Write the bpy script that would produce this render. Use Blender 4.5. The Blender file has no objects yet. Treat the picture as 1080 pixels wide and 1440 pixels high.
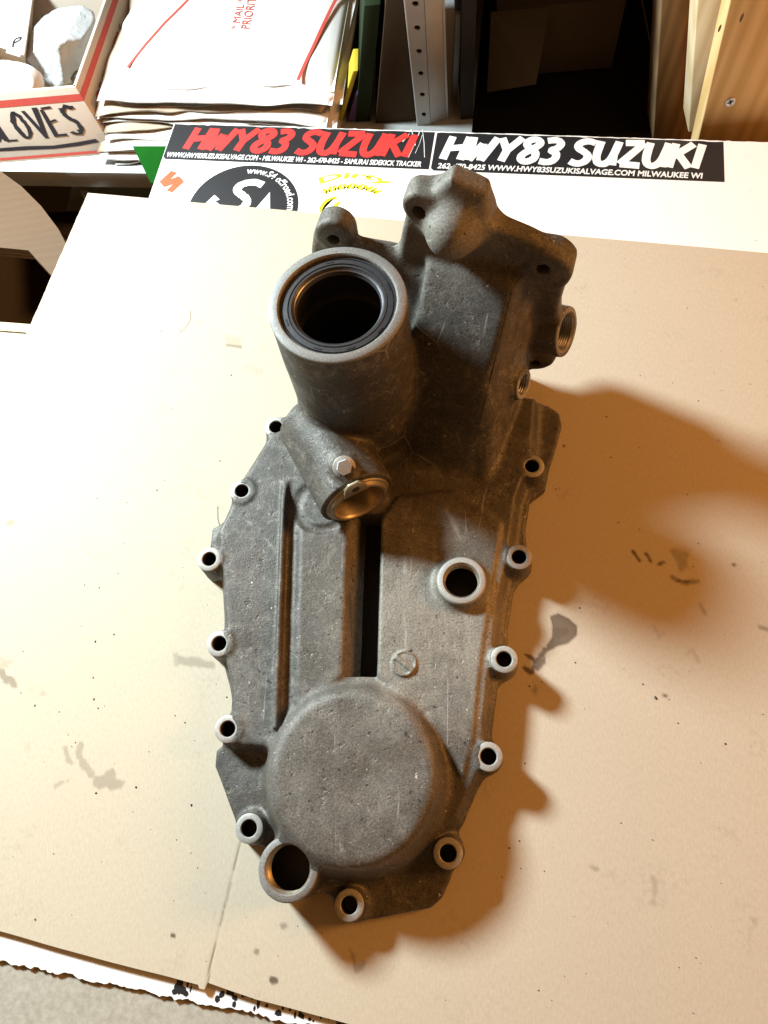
import bpy, bmesh, math, random
import numpy as np
from mathutils import Vector, Matrix

random.seed(7); RNG = np.random.default_rng(7)
MM = 0.001
scene = bpy.context.scene
C = scene.collection

# ------------------------------------------------------------------ camera
F, CX, CY, H = 1000.0, 540.0, 720.0, 450.0       # focal length in photo pixels, centre, height above the table in mm
nd = np.array([635 - CX, -(1113 - CY), -F]); nd /= np.linalg.norm(nd)
Zw = -nd; Xw = np.array([1.0, 0, 0]) - Zw[0] * Zw; Xw /= np.linalg.norm(Xw); Yw = np.cross(Zw, Xw)
CAMROT = np.array([Xw, Yw, Zw])
cam_data = bpy.data.cameras.new('camera')
cam = bpy.data.objects.new('camera', cam_data); C.objects.link(cam)
cam_data.sensor_fit = 'HORIZONTAL'; cam_data.sensor_width = 36.0; cam_data.lens = 36.0 * F / 1080.0
cam_data.clip_start = 0.01; cam_data.clip_end = 50
mw = Matrix.Identity(4)
for i in range(3):
    for j in range(3): mw[i][j] = CAMROT[i, j]
mw[2][3] = H * MM
cam.matrix_world = mw
scene.camera = cam

# ------------------------------------------------------------------ light
world = bpy.data.worlds.new('World'); scene.world = world; world.use_nodes = True
bg = world.node_tree.nodes['Background']
bg.inputs[0].default_value = (1.0, 0.45, 0.135, 1); bg.inputs[1].default_value = 0.225     # dim warm workshop light
ld = bpy.data.lights.new('work_lamp', 'AREA'); ld.shape = 'DISK'; ld.size = 0.19; ld.energy = 19.2; ld.spread = math.radians(120); ld.color = (0.78, 0.93, 0.98)
lamp = bpy.data.objects.new('work_lamp', ld); C.objects.link(lamp)
lamp.location = (-0.795, 0.71, 0.64)
lamp.rotation_euler = (Vector((-0.20, 0.12, 0.0)) - Vector(lamp.location)).to_track_quat('-Z', 'Y').to_euler()
wd = bpy.data.lights.new('warm_bulb', 'AREA'); wd.shape = 'DISK'; wd.size = 0.5; wd.energy = 17.5; wd.color = (1.0, 0.42, 0.105)
warm = bpy.data.objects.new('warm_bulb', wd); C.objects.link(warm)
warm.location = (1.28, 0.34, 0.72)
warm.rotation_euler = (Vector((0.05, 0.2, 0.0)) - Vector(warm.location)).to_track_quat('-Z', 'Y').to_euler()
vs = scene.view_settings
vs.view_transform = 'Standard'; vs.look = 'None'; vs.gamma = 1.0; vs.exposure = 0.0; vs.use_curve_mapping = False

# ------------------------------------------------------------------ helpers
def P(px, py, z=0.0):                     # where the sight line of a photo pixel meets height z (mm)
    d = CAMROT @ np.array([px - CX, -(py - CY), -F]); t = (z - H) / d[2]
    return np.array([d[0] * t, d[1] * t, z])
def P2(px, py, z=0.0): return P(px, py, z)[:2]

def new_mesh(name, verts, faces, smooth=False):
    me = bpy.data.meshes.new(name)
    v = np.asarray(verts, float) * MM
    me.from_pydata(v.tolist(), [], [list(map(int, f)) for f in faces]); me.update()
    if smooth:
        me.polygons.foreach_set('use_smooth', [True] * len(me.polygons))
    return me
def link(name, me, mat=None, parent=None):
    o = bpy.data.objects.new(name, me); C.objects.link(o)
    if mat is not None: me.materials.append(mat)
    if parent is not None: o.parent = parent
    return o
def obj(name, verts, faces, mat, parent=None, smooth=False):
    return link(name, new_mesh(name, verts, faces, smooth), mat, parent)
def tag(o, label, cat, group=None):
    o['label'] = label; o['category'] = cat
    if group: o['group'] = group
    return o
def empty(name, loc=(0, 0, 0)):
    o = bpy.data.objects.new(name, None); C.objects.link(o); o.empty_display_size = 0.01
    return o
def auto_smooth(o, ang=35):
    me = o.data
    bm = bmesh.new(); bm.from_mesh(me)
    bmesh.ops.recalc_face_normals(bm, faces=bm.faces)
    for f in bm.faces: f.smooth = True
    for e in bm.edges:
        if len(e.link_faces) == 2 and e.calc_face_angle(0) > math.radians(ang): e.smooth = False
    bm.to_mesh(me); bm.free(); return o
def bevel(o, w=0.5, seg=2, ang=30):
    bm = bmesh.new(); bm.from_mesh(o.data)
    bmesh.ops.recalc_face_normals(bm, faces=bm.faces)
    es = [e for e in bm.edges if len(e.link_faces) == 2 and e.calc_face_angle(0) > math.radians(ang)]
    bmesh.ops.bevel(bm, geom=es, offset=w * MM, segments=seg, affect='EDGES', profile=0.5)
    bm.to_mesh(o.data); bm.free(); return auto_smooth(o, 45)
def basis(axis):
    a = np.asarray(axis, float); a = a / np.linalg.norm(a)
    t = np.array([0, 0, 1.0]) if abs(a[2]) < 0.9 else np.array([0, 1.0, 0])
    u = np.cross(t, a); u /= np.linalg.norm(u); v = np.cross(a, u)
    return u, v, a
def lathe(name, prof, c, axis, mat, parent=None, n=64, sharp=40):
    """prof: list of (radius, height along axis)."""
    u, v, a = basis(axis); c = np.asarray(c, float)
    vs_, fs = [], []
    m = len(prof)
    for i in range(n):
        t = 2 * math.pi * i / n; rd = math.cos(t) * u + math.sin(t) * v
        for r, h in prof: vs_.append(c + rd * r + a * h)
    for i in range(n):
        k = (i + 1) % n
        for j in range(m - 1): fs.append((i * m + j, k * m + j, k * m + j + 1, i * m + j + 1))
    o = obj(name, vs_, fs, mat, parent); return auto_smooth(o, sharp)
def prism(name, pts, z0, z1, mat, parent=None, bev=0):
    n = len(pts)
    v = [(p[0], p[1], z0) for p in pts] + [(p[0], p[1], z1) for p in pts]
    f = [tuple(range(n - 1, -1, -1)), tuple(range(n, 2 * n))] + [(i, (i + 1) % n, n + (i + 1) % n, n + i) for i in range(n)]
    o = obj(name, v, f, mat, parent)
    if bev: bevel(o, bev)
    return o
def hexa(name, corners, mat, parent=None, bev=0):
    """eight corners: bottom ring of four then top ring of four."""
    f = [(3, 2, 1, 0), (4, 5, 6, 7), (0, 1, 5, 4), (1, 2, 6, 5), (2, 3, 7, 6), (3, 0, 4, 7)]
    o = obj(name, corners, f, mat, parent)
    if bev: bevel(o, bev)
    return o
def vnoise(x, y, seed=0):
    """smooth 2-D value noise in 0..1, one cell per unit."""
    xi = np.floor(x).astype(np.int64); yi = np.floor(y).astype(np.int64); fx = x - xi; fy = y - yi
    fx = fx * fx * (3 - 2 * fx); fy = fy * fy * (3 - 2 * fy)
    def h(a, b):
        n = (a * 374761393 + b * 668265263 + seed * 1442695041) & 0x7fffffff
        n = ((n ^ (n >> 13)) * 1274126177) & 0x7fffffff
        return ((n ^ (n >> 16)) & 0xffff) / 65535.0
    return (h(xi, yi) * (1 - fx) + h(xi + 1, yi) * fx) * (1 - fy) + (h(xi, yi + 1) * (1 - fx) + h(xi + 1, yi + 1) * fx) * fy
def fbm(x, y, seed=0, o=3):
    s = 0; a = 0.5
    for i in range(o): s = s + a * vnoise(x * 2 ** i, y * 2 ** i, seed + i); a *= 0.5
    return s / (1 - 0.5 ** o)
def sd_poly(x, y, pts):
    """signed distance to a closed polygon, vectorised."""
    pts = np.asarray(pts, float); n = len(pts)
    d = np.full(np.broadcast(x, y).shape, 1e9); sgn = np.ones(d.shape)
    for i in range(n):
        a = pts[i]; b = pts[i - 1]; e = b - a
        wx = x - a[0]; wy = y - a[1]
        t = np.clip((wx * e[0] + wy * e[1]) / (e @ e), 0, 1)
        d = np.minimum(d, (wx - e[0] * t) ** 2 + (wy - e[1] * t) ** 2)
        c1 = y >= a[1]; c2 = y < b[1]; c3 = e[0] * wy > e[1] * wx
        fl = (c1 & c2 & c3) | (~c1 & ~c2 & ~c3)
        sgn = np.where(fl, -sgn, sgn)
    return sgn * np.sqrt(d)

# ------------------------------------------------------------------ materials
class NT:
    def __init__(s, name):
        s.m = bpy.data.materials.new(name); s.m.use_nodes = True
        s.t = s.m.node_tree; s.b = s.t.nodes['Principled BSDF']
        s.co = s.t.nodes.new('ShaderNodeTexCoord').outputs['Object']
    def n(s, typ, **kw):
        nd_ = s.t.nodes.new(typ)
        for k, v in kw.items():
            if k.startswith('i_'):
                key = k[2:]; sock = nd_.inputs[int(key)] if key.isdigit() else nd_.inputs[key]
                if hasattr(v, 'is_linked') or hasattr(v, 'node'): s.t.links.new(v, sock)
                else: sock.default_value = v
            else: setattr(nd_, k, v)
        return nd_
    def noise(s, scale, detail=4, rough=0.55, vec=None, dist=0.0):
        nn = s.n('ShaderNodeTexNoise'); nn.inputs['Scale'].default_value = scale; nn.inputs['Detail'].default_value = detail
        nn.inputs['Roughness'].default_value = rough; nn.inputs['Distortion'].default_value = dist
        s.t.links.new(vec or s.co, nn.inputs['Vector']); return nn.outputs['Fac']
    def ramp(s, fac, stops):
        r = s.n('ShaderNodeValToRGB'); s.t.links.new(fac, r.inputs[0]); e = r.color_ramp.elements
        while len(e) < len(stops): e.new(0.5)
        for el, (p, c) in zip(e, stops):
            el.position = p; el.color = (c, c, c, 1) if not hasattr(c, '__len__') else (*c, 1)
        return r.outputs[0]
    def mix(s, fac, a, b, mode='MIX'):
        m = s.n('ShaderNodeMix', data_type='RGBA', blend_type=mode)
        for sock, v in ((m.inputs[0], fac), (m.inputs[6], a), (m.inputs[7], b)):
            if hasattr(v, 'node'): s.t.links.new(v, sock)
            elif hasattr(v, '__len__'): sock.default_value = (*v, 1)
            else: sock.default_value = v
        return m.outputs[2]
    def math(s, op, a, b=0.0):
        m = s.n('ShaderNodeMath', operation=op)
        for sock, v in ((m.inputs[0], a), (m.inputs[1], b)):
            if hasattr(v, 'node'): s.t.links.new(v, sock)
            else: sock.default_value = v
        return m.outputs[0]
    def attr(s, name):
        a = s.n('ShaderNodeAttribute', attribute_name=name); return a
    def mapping(s, scale=(1, 1, 1), rot=(0, 0, 0)):
        m = s.n('ShaderNodeMapping'); m.inputs['Scale'].default_value = scale; m.inputs['Rotation'].default_value = rot
        s.t.links.new(s.co, m.inputs['Vector']); return m.outputs[0]
    def bump(s, h, strength, dist=0.001, prev=None):
        b = s.n('ShaderNodeBump'); b.inputs['Strength'].default_value = strength; b.inputs['Distance'].default_value = dist
        s.t.links.new(h, b.inputs['Height'])
        if prev is not None: s.t.links.new(prev, b.inputs['Normal'])
        return b.outputs[0]
    def out(s, color=None, rough=None, metal=None, normal=None, spec=None, alpha=None, trans=None, ior=None, coat=None):
        for key, v in (('Base Color', color), ('Roughness', rough), ('Metallic', metal), ('Normal', normal), ('Specular IOR Level', spec),
                       ('Alpha', alpha), ('Transmission Weight', trans), ('IOR', ior), ('Coat Weight', coat)):
            if v is None: continue
            if hasattr(v, 'node'): s.t.links.new(v, s.b.inputs[key])
            elif hasattr(v, '__len__'): s.b.inputs[key].default_value = (*v, 1)
            else: s.b.inputs[key].default_value = v
        return s.m

def plain(name, col, rough=0.6, metal=0.0, var=0.12, scale=60, bumpk=0.0, bscale=400, spec=None):
    t = NT(name); f = t.noise(scale, 5)
    c = t.mix(f, tuple(x * (1 - var) for x in col), tuple(min(1, x * (1 + var)) for x in col))
    kw = {}
    if bumpk: kw['normal'] = t.bump(t.noise(bscale, 3), bumpk, 0.0006)
    return t.out(color=c, rough=rough, metal=metal, spec=spec, **kw)

def cast_material():
    t = NT('cast_aluminium')
    big = t.noise(16, 6, 0.62, dist=0.5); mid = t.noise(62, 7, 0.7, dist=0.8); fine = t.noise(330, 5, 0.75); grain = t.noise(900, 3, 0.7)
    base = t.ramp(mid, [(0.28, (0.048, 0.044, 0.039)), (0.50, (0.090, 0.083, 0.075)), (0.72, (0.168, 0.156, 0.140))])
    vd = t.n('ShaderNodeVectorMath', operation='DISTANCE'); t.t.links.new(t.co, vd.inputs[0]); vd.inputs[1].default_value = (-0.002, 0.098, 0.02)
    dry = t.math('ADD', t.math('MULTIPLY', vd.outputs['Value'], 10.0), t.math('MULTIPLY', t.math('SUBTRACT', mid, 0.5), 1.6))
    base = t.mix(t.math('MULTIPLY', t.ramp(dry, [(0.35, 1.0), (0.85, 0.0)]), 0.72), base, (0.325, 0.295, 0.250))   # drier, cleaner metal by the filler
    dd_ = t.n('ShaderNodeVectorMath', operation='DISTANCE'); t.t.links.new(t.co, dd_.inputs[0]); dd_.inputs[1].default_value = (-0.054, 0.008, 0.036)
    dm = t.math('ADD', t.math('MULTIPLY', dd_.outputs['Value'], 10.0), t.math('MULTIPLY', t.math('SUBTRACT', mid, 0.5), 0.8))
    base = t.mix(t.math('MULTIPLY', t.ramp(dm, [(0.35, 1.0), (0.62, 0.0)]), 0.45), base, (0.270, 0.250, 0.222))       # chalky oxide on the round cover
    dk_ = t.n('ShaderNodeVectorMath', operation='DISTANCE'); t.t.links.new(t.co, dk_.inputs[0]); dk_.inputs[1].default_value = (-0.010, 0.296, 0.145)
    km = t.math('ADD', t.math('MULTIPLY', dk_.outputs['Value'], 10.0), t.math('MULTIPLY', t.math('SUBTRACT', mid, 0.5), 1.0))
    base = t.mix(t.math('MULTIPLY', t.ramp(km, [(0.30, 1.0), (0.62, 0.0)]), 0.60), base, (0.300, 0.278, 0.240))       # paler patch around the top lugs
    film = t.ramp(big, [(0.38, 1.0), (0.60, 0.0)])                                   # oily brown film in broad patches
    base = t.mix(t.math('MULTIPLY', film, 0.55), base, (0.066, 0.055, 0.041))
    smear = t.ramp(t.noise(55, 6, 0.7, vec=t.mapping((1.0, 0.22, 0.5)), dist=0.6), [(0.56, 0.0), (0.70, 1.0)])
    base = t.mix(t.math('MULTIPLY', smear, 0.45), base, (0.045, 0.038, 0.030))       # dark drag marks
    de_ = t.n('ShaderNodeVectorMath', operation='DISTANCE'); t.t.links.new(t.co, de_.inputs[0]); de_.inputs[1].default_value = (-0.030, 0.232, 0.080)
    up = t.math('ADD', t.math('MULTIPLY', de_.outputs['Value'], 10.0), t.math('MULTIPLY', t.math('SUBTRACT', big, 0.5), 1.5))
    base = t.mix(t.math('MULTIPLY', t.ramp(up, [(0.42, 1.0), (0.72, 0.0)]), 0.66), base, (0.042, 0.036, 0.028))       # heavier oil round the shaft end
    ox = t.math('MULTIPLY', t.ramp(t.noise(40, 8, 0.8, dist=1.4), [(0.50, 0.0), (0.64, 1.0)]), t.ramp(fine, [(0.42, 0.0), (0.62, 1.0)]))
    base = t.mix(t.math('MULTIPLY', ox, 0.48), base, (0.36, 0.335, 0.295))            # pale oxide bloom
    base = t.mix(0.45, base, t.mix(1.0, base, t.ramp(grain, [(0.34, 0.25), (0.66, 1.75)]), 'MULTIPLY'))   # sandy grain
    base = t.mix(t.ramp(t.noise(300, 2, 0.5), [(0.27, 0.85), (0.33, 0.0)]), base, (0.028, 0.023, 0.018))   # black specks
    base = t.mix(t.ramp(t.noise(420, 2, 0.5, vec=t.mapping((1, 1, 1), (1, 2, 3))), [(0.735, 0.0), (0.76, 0.9)]), base, (0.60, 0.57, 0.52))   # bright chips
    sv = t.n('ShaderNodeTexVoronoi', feature='DISTANCE_TO_EDGE'); sv.inputs['Scale'].default_value = 26; t.t.links.new(t.mapping((1, 0.18, 1), (0.3, 0.2, 0.9)), sv.inputs['Vector'])
    scr = t.math('MULTIPLY', t.ramp(sv.outputs['Distance'], [(0.0, 1.0), (0.012, 0.0)]), t.ramp(t.noise(30, 3), [(0.55, 0.0), (0.65, 0.5)]))
    base = t.mix(scr, base, (0.50, 0.48, 0.44))                                        # thin scratches
    base = t.mix(1.0, base, (0.90, 0.88, 0.84), 'MULTIPLY')
    n1 = t.bump(fine, 0.50, 0.0006)
    n2 = t.bump(grain, 0.55, 0.0003, n1)
    n3 = t.bump(t.ramp(t.noise(150, 3, 0.6), [(0.28, 0.0), (0.38, 1.0)]), 0.45, 0.0005, n2)
    rough = t.ramp(big, [(0.38, 0.42), (0.62, 0.70)])
    return t.out(color=base, rough=rough, metal=0.22, normal=n3, spec=0.35)
def machined_material(name, col=(0.56, 0.55, 0.53), metal=0.75, rough=0.36, dirt=0.35):
    t = NT(name)
    f = t.noise(140, 6, 0.7, dist=0.8); fine = t.noise(900, 3, 0.6)
    c = t.mix(t.math('MULTIPLY', t.ramp(f, [(0.42, 0.0), (0.66, 1.0)]), dirt), col, (0.16, 0.145, 0.125))
    c = t.mix(0.2, c, t.ramp(fine, [(0.3, 0.2), (0.7, 0.7)]))
    return t.out(color=c, rough=t.ramp(f, [(0.3, rough), (0.7, rough + 0.2)]), metal=metal, normal=t.bump(fine, 0.2, 0.0002))
M = {}
M['cast'] = cast_material()
M['face'] = machined_material('machined_boss_face', (0.335, 0.308, 0.262), 0.3, 0.5, 0.55)
M['rim'] = machined_material('machined_rim', (0.122, 0.109, 0.088), 0.2, 0.5, 0.5)
M['steel'] = machined_material('bright_steel', (0.62, 0.63, 0.65), 0.8, 0.35, 0.25)
M['brass'] = machined_material('oily_bronze', (0.42, 0.33, 0.19), 0.8, 0.33, 0.5)
M['rubber'] = plain('black_rubber', (0.028, 0.028, 0.030), 0.42, 0, 0.4, 300, 0.15)
M['seal_metal'] = machined_material('seal_steel', (0.30, 0.30, 0.32), 0.9, 0.3, 0.5)
M['dark_bore'] = plain('bore_shade_and_grime', (0.035, 0.031, 0.027), 0.4, 0.2, 0.4, 200)  # near-black paints the shade inside bores; also grime on the parting line

def card_material():
    t = NT('kraft_cardboard')
    f1 = t.noise(9, 5, 0.6); fib = t.noise(900, 4, 0.65, vec=t.mapping((1, 0.35, 1), (0, 0, 0.2))); f3 = t.noise(140, 6, 0.7)
    c = t.mix(f1, (0.440, 0.383, 0.288), (0.482, 0.423, 0.322))
    c = t.mix(0.22, c, t.ramp(fib, [(0.3, (0.36, 0.26, 0.165)), (0.7, (0.66, 0.53, 0.39))]))
    c = t.mix(t.math('MULTIPLY', t.ramp(f3, [(0.60, 0.0), (0.80, 1.0)]), 0.22), c, (0.34, 0.25, 0.16))
    c = t.mix(t.attr('stain').outputs['Fac'], c, (0.100, 0.068, 0.044))
    rib = t.noise(700, 2, 0.5)
    return t.out(color=c, rough=0.88, normal=t.bump(rib, 0.18, 0.0003), spec=0.2)
M['card'] = card_material()
M['card_edge'] = plain('cardboard_edge', (0.36, 0.26, 0.16), 0.95, 0, 0.3, 500, 0.4, 700)
def board_material():
    t = NT('white_painted_board')
    f = t.noise(40, 7, 0.7, dist=0.5); g = t.noise(230, 4, 0.6)
    c = t.mix(t.math('MULTIPLY', t.ramp(f, [(0.62, 0.0), (0.74, 1.0)]), 0.35), (0.80, 0.79, 0.76), (0.45, 0.43, 0.40))
    c = t.mix(t.ramp(g, [(0.70, 0.0), (0.76, 1.0)]), c, (0.25, 0.23, 0.20))
    return t.out(color=c, rough=0.5, normal=t.bump(g, 0.15, 0.0004))
M['board'] = board_material()
M['chipped'] = plain('chipped_board_core', (0.62, 0.58, 0.50), 0.9, 0, 0.35, 300, 0.5)
def bench_material():
    t = NT('concrete_bench')
    f = t.noise(14, 6, 0.6); g = t.noise(260, 5, 0.7); s_ = t.noise(110, 3, 0.5)
    c = t.mix(f, (0.30, 0.265, 0.20), (0.38, 0.34, 0.265))
    c = t.mix(0.3, c, t.ramp(g, [(0.35, (0.17, 0.16, 0.13)), (0.65, (0.50, 0.48, 0.42))]))
    c = t.mix(t.ramp(s_, [(0.68, 0.0), (0.74, 0.55)]), c, (0.17, 0.16, 0.12))
    return t.out(color=c, rough=0.85, normal=t.bump(g, 0.25, 0.0006))
M['bench'] = bench_material()
def wood_material(name, c0, c1, scale=(1, 1, 1), rot=(0, 0, 0)):
    t = NT(name)
    v = t.mapping(scale, rot)
    w = t.n('ShaderNodeTexWave', wave_type='BANDS', bands_direction='X')
    w.inputs['Scale'].default_value = 28; w.inputs['Distortion'].default_value = 5.0; w.inputs['Detail'].default_value = 3; w.inputs['Detail Scale'].default_value = 1.2
    t.t.links.new(v, w.inputs['Vector'])
    fib = t.noise(240, 4, 0.6, vec=v)
    c = t.mix(w.outputs['Fac'], c0, c1); c = t.mix(0.3, c, t.ramp(fib, [(0.3, c0), (0.7, c1)]))
    return t.out(color=c, rough=0.7, normal=t.bump(fib, 0.15, 0.0005), spec=0.15)
M['wood'] = wood_material('pine_board', (0.60, 0.37, 0.14), (0.78, 0.53, 0.25), (1, 1, 0.08), (0, 0, 0.5))
M['wood_edge'] = wood_material('pale_pine_edge', (0.62, 0.45, 0.24), (0.78, 0.62, 0.40), (1, 1, 0.08))
M['wood_old'] = wood_material('old_brown_post', (0.16, 0.095, 0.045), (0.26, 0.16, 0.08), (1, 1, 0.1))
M['ply'] = wood_material('plywood', (0.116, 0.066, 0.034), (0.126, 0.074, 0.040), (0.25, 1.6, 0.1), (0, 0, 0.9))
M['ply_edge'] = plain('plywood_edge', (0.12, 0.07, 0.035), 0.7, 0, 0.35, 120)
M['vinyl_black'] = plain('black_vinyl', (0.014, 0.014, 0.016), 0.45, 0, 0.3, 120)
M['ink_red'] = plain('red_ink', (0.70, 0.035, 0.030), 0.5, 0, 0.15, 200)
M['ink_white'] = plain('white_ink', (0.78, 0.78, 0.76), 0.5, 0, 0.05, 200)
M['ink_black'] = plain('black_marker', (0.022, 0.018, 0.024), 0.5, 0, 0.4, 300)
M['ink_yellow'] = plain('yellow_ink', (0.75, 0.68, 0.02), 0.5, 0, 0.1, 200)
M['ink_orange'] = plain('orange_vinyl', (0.42, 0.085, 0.02), 0.5, 0, 0.1, 200)
M['ink_faded_red'] = plain('faded_red_ink', (0.55, 0.07, 0.05), 0.6, 0, 0.2, 300)
M['paper'] = plain('white_mailer_paper', (0.74, 0.70, 0.66), 0.7, 0, 0.05, 60, 0.2, 90)
M['paper_tan'] = plain('tan_mailer_paper', (0.42, 0.33, 0.24), 0.8, 0, 0.12, 80, 0.2, 120)
M['boxcard'] = plain('white_box_card', (0.62, 0.52, 0.42), 0.75, 0, 0.08, 50, 0.15, 200)
M['boxcore'] = plain('brown_box_card', (0.40, 0.29, 0.19), 0.85, 0, 0.12, 70, 0.15, 200)
M['shelf'] = plain('galvanised_shelf', (0.50, 0.51, 0.50), 0.45, 0.4, 0.18, 45)
M['post_steel'] = plain('grey_slotted_steel', (0.34, 0.33, 0.31), 0.5, 0.35, 0.15, 60)
M['dark'] = plain('dark_recess', (0.010, 0.008, 0.006), 0.9, 0, 0.4, 20)  # near-black base stands in for the shade of unlit recesses
M['green'] = plain('green_card', (0.010, 0.080, 0.010), 0.9, 0, 0.15, 80, spec=0.0)
M['yellow'] = plain('yellow_card', (0.62, 0.46, 0.03), 0.55, 0, 0.1, 80)
M['purple'] = plain('purple_card', (0.11, 0.06, 0.20), 0.55, 0, 0.15, 80)
M['grit'] = plain('dark_grit', (0.05, 0.038, 0.028), 0.8, 0, 0.5, 600)
M['fibre'] = plain('dark_hair', (0.05, 0.035, 0.025), 0.5, 0, 0.2, 600)
def bag_material():
    t = NT('clear_plastic_bag')
    return t.out(color=t.mix(t.noise(30, 4), (0.52, 0.53, 0.53), (0.66, 0.67, 0.67)), rough=0.22, alpha=0.86, normal=t.bump(t.noise(45, 5, 0.6, dist=1.5), 0.7, 0.004))
M['bag'] = bag_material()

# ================================================================== THE SETTING
CARD_T = 4.0
# cardboard frame: origin at its back-left corner, a along the back edge, b towards the viewer
ca = np.array([0.981, -0.194]); ca /= np.linalg.norm(ca); cb = np.array([ca[1], -ca[0]])
c0 = P2(124, 271)
def card_sheet():
    La, Lb, st = 660.0, 543.0, 1.0
    na, nb = int(La / st) + 1, int(Lb / st) + 1
    A, B = np.meshgrid(np.linspace(0, La, na), np.linspace(0, Lb, nb), indexing='ij')
    # slightly ragged cut edges
    A2 = A + np.where(A < 0.5, 1.3 * (fbm(B / 60, B * 0 + 3.3, 1) - 0.5) + 0.5 * (vnoise(B / 3, B * 0, 5) - 0.5), 0)
    front = np.clip((B - (Lb - 12)) / 12, 0, 1)
    B2 = B + front * (2.0 * (fbm(A / 70, A * 0 + 7.7, 2) - 0.5) + np.where((A > 266) & (A < 300), -2.2 * np.clip((300 - A) / 30, 0, 1) * (A > 270.5) + 1.5 * (A <= 270.5), 0))
    X = c0[0] + ca[0] * A2 + cb[0] * B2; Y = c0[1] + ca[1] * A2 + cb[1] * B2
    crease = A - 270.5 - 1.6 * (fbm(B / 14, B * 0 + 1.5, 9) - 0.5)
    Z = -0.22 * np.exp(-(crease / 0.7) ** 2) * (B > 320)
    Z = Z + 0.7 * (fbm(X / 130, Y / 130, 21, 2) - 0.5) * np.clip((np.hypot(X + 40, Y - 110) - 150) / 120, 0, 1)
    Z = np.minimum(Z, 0.18)
    # stains, traced as outlines of their own
    S = np.zeros_like(A)
    wob = lambda s, a: a * (fbm(X / s, Y / s, int(s * 7) % 97, 3) - 0.5) * 2
    def blob(pix, op, soft=0.8, rough=1.5, rs=5.0, edge=0.0):
        pts = np.array([P2(*p) for p in pix]); lo = pts.min(0) - 8; hi = pts.max(0) + 8
        m = (X > lo[0]) & (X < hi[0]) & (Y > lo[1]) & (Y < hi[1])
        x, y = X[m], Y[m]
        d = sd_poly(x, y, pts) + rough * 2 * (fbm(x / rs, y / rs, 33, 3) - 0.5)
        a = np.clip(0.5 - d / (2 * soft), 0, 1) * op
        if edge: a = a + edge * op * np.exp(-((d + 0.6) / 0.6) ** 2) * (d < 0.4)
        S[m] = np.maximum(S[m], np.clip(a, 0, 1))
    def streak(pix, w, op, soft=0.6, rough=1.2, rs=3.0):
        pts = np.array([P2(*p) for p in pix])
        lo = pts.min(0) - 10; hi = pts.max(0) + 10
        m = (X > lo[0]) & (X < hi[0]) & (Y > lo[1]) & (Y < hi[1]); x, y = X[m], Y[m]
        d = np.full(x.shape, 1e9)
        for q0, q1 in zip(pts[:-1], pts[1:]):
            e = q1 - q0; t = np.clip(((x - q0[0]) * e[0] + (y - q0[1]) * e[1]) / (e @ e + 1e-9), 0, 1)
            d = np.minimum(d, np.hypot(x - q0[0] - e[0] * t, y - q0[1] - e[1] * t))
        d = d - w + rough * 2 * (fbm(x / rs, y / rs, 57, 3) - 0.5)
        S[m] = np.maximum(S[m], np.clip(0.5 - d / (2 * soft), 0, 1) * op)
    blob([(774, 867), (785, 862), (800, 869), (811, 880), (811, 893), (799, 905), (783, 909), (772, 915), (768, 908), (777, 896), (777, 880)], 0.66, 0.5, 0.5, 6, 0.12)
    blob([(778, 905), (778, 880), (800, 880), (803, 893)], 0.78, 1.8, 0.5)
    streak([(771, 911), (760, 922), (752, 932), (748, 943)], 1.3, 0.66, 0.5, 1.6, 2.6)
    blob([(757, 926), (767, 924), (768, 933), (757, 943), (751, 940)], 0.62, 0.5, 0.8)
    streak([(737, 939), (746, 945)], 1.5, 0.85, 0.5, 1.0); streak([(739, 921), (750, 926)], 0.9, 0.75, 0.5, 0.8)
    blob([(752, 962), (758, 970), (753, 978), (748, 970)], 0.35, 1.0, 0.8)
    blob([(131, 1092), (146, 1088), (158, 1080), (164, 1088), (162, 1096), (178, 1098), (173, 1108), (160, 1112), (148, 1107), (138, 1112), (132, 1104)], 0.30, 0.5, 1.4, 4)
    streak([(92, 1052), (96, 1068), (101, 1072)], 1.5, 0.26, 0.5, 1.7); streak([(113, 1048), (110, 1062), (118, 1075), (128, 1090)], 2.2, 0.27, 0.5, 2.0)
    streak([(78, 1105), (94, 1098)], 1.2, 0.22, 0.5, 1.6)
    blob([(0, 940), (10, 948), (24, 958), (26, 968), (18, 966), (5, 958), (0, 952)], 0.40, 0.5, 1.8, 3); blob([(0, 925), (18, 930), (10, 940), (0, 938)], 0.18, 0.8, 1.5)
    blob([(246, 920), (300, 930), (302, 940), (250, 935)], 0.30, 0.7, 1.4, 3.0); blob([(244, 920), (250, 918), (252, 936), (246, 936)], 0.22, 0.6, 1.2)
    blob([(315, 470), (339, 475), (340, 488), (318, 485)], 0.16, 0.8, 1.2, 2); blob([(318, 483), (341, 486), (340, 490), (317, 487)], 0.40, 0.4, 0.5, 2)
    blob([(345, 512), (372, 518), (366, 532), (346, 522)], 0.10, 1.2, 1.8)
    blob([(272, 452), (284, 450), (284, 456), (274, 457)], 0.10, 1.0, 1.0)
    for q in [((890, 775), (899, 788)), ((908, 778), (915, 789)), ((926, 794), (933, 790)), ((952, 817), (968, 818))]: streak(q, 1.0, 0.75, 0.6, 0.8, 2)
    blob([(942, 772), (970, 772), (966, 800), (956, 804)], 0.32, 1.2, 2.5, 3.0); streak([(946, 812), (962, 820), (982, 818)], 1.6, 0.45, 0.7, 1.6)
    streak([(984, 850), (992, 862)], 1.2, 0.3, 0.8, 1.0); streak([(920, 880), (926, 895), (934, 888)], 1.2, 0.15, 0.7, 1.4); streak([(965, 920), (975, 915), (982, 930)], 1.0, 0.16, 0.6, 1.3)
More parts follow.
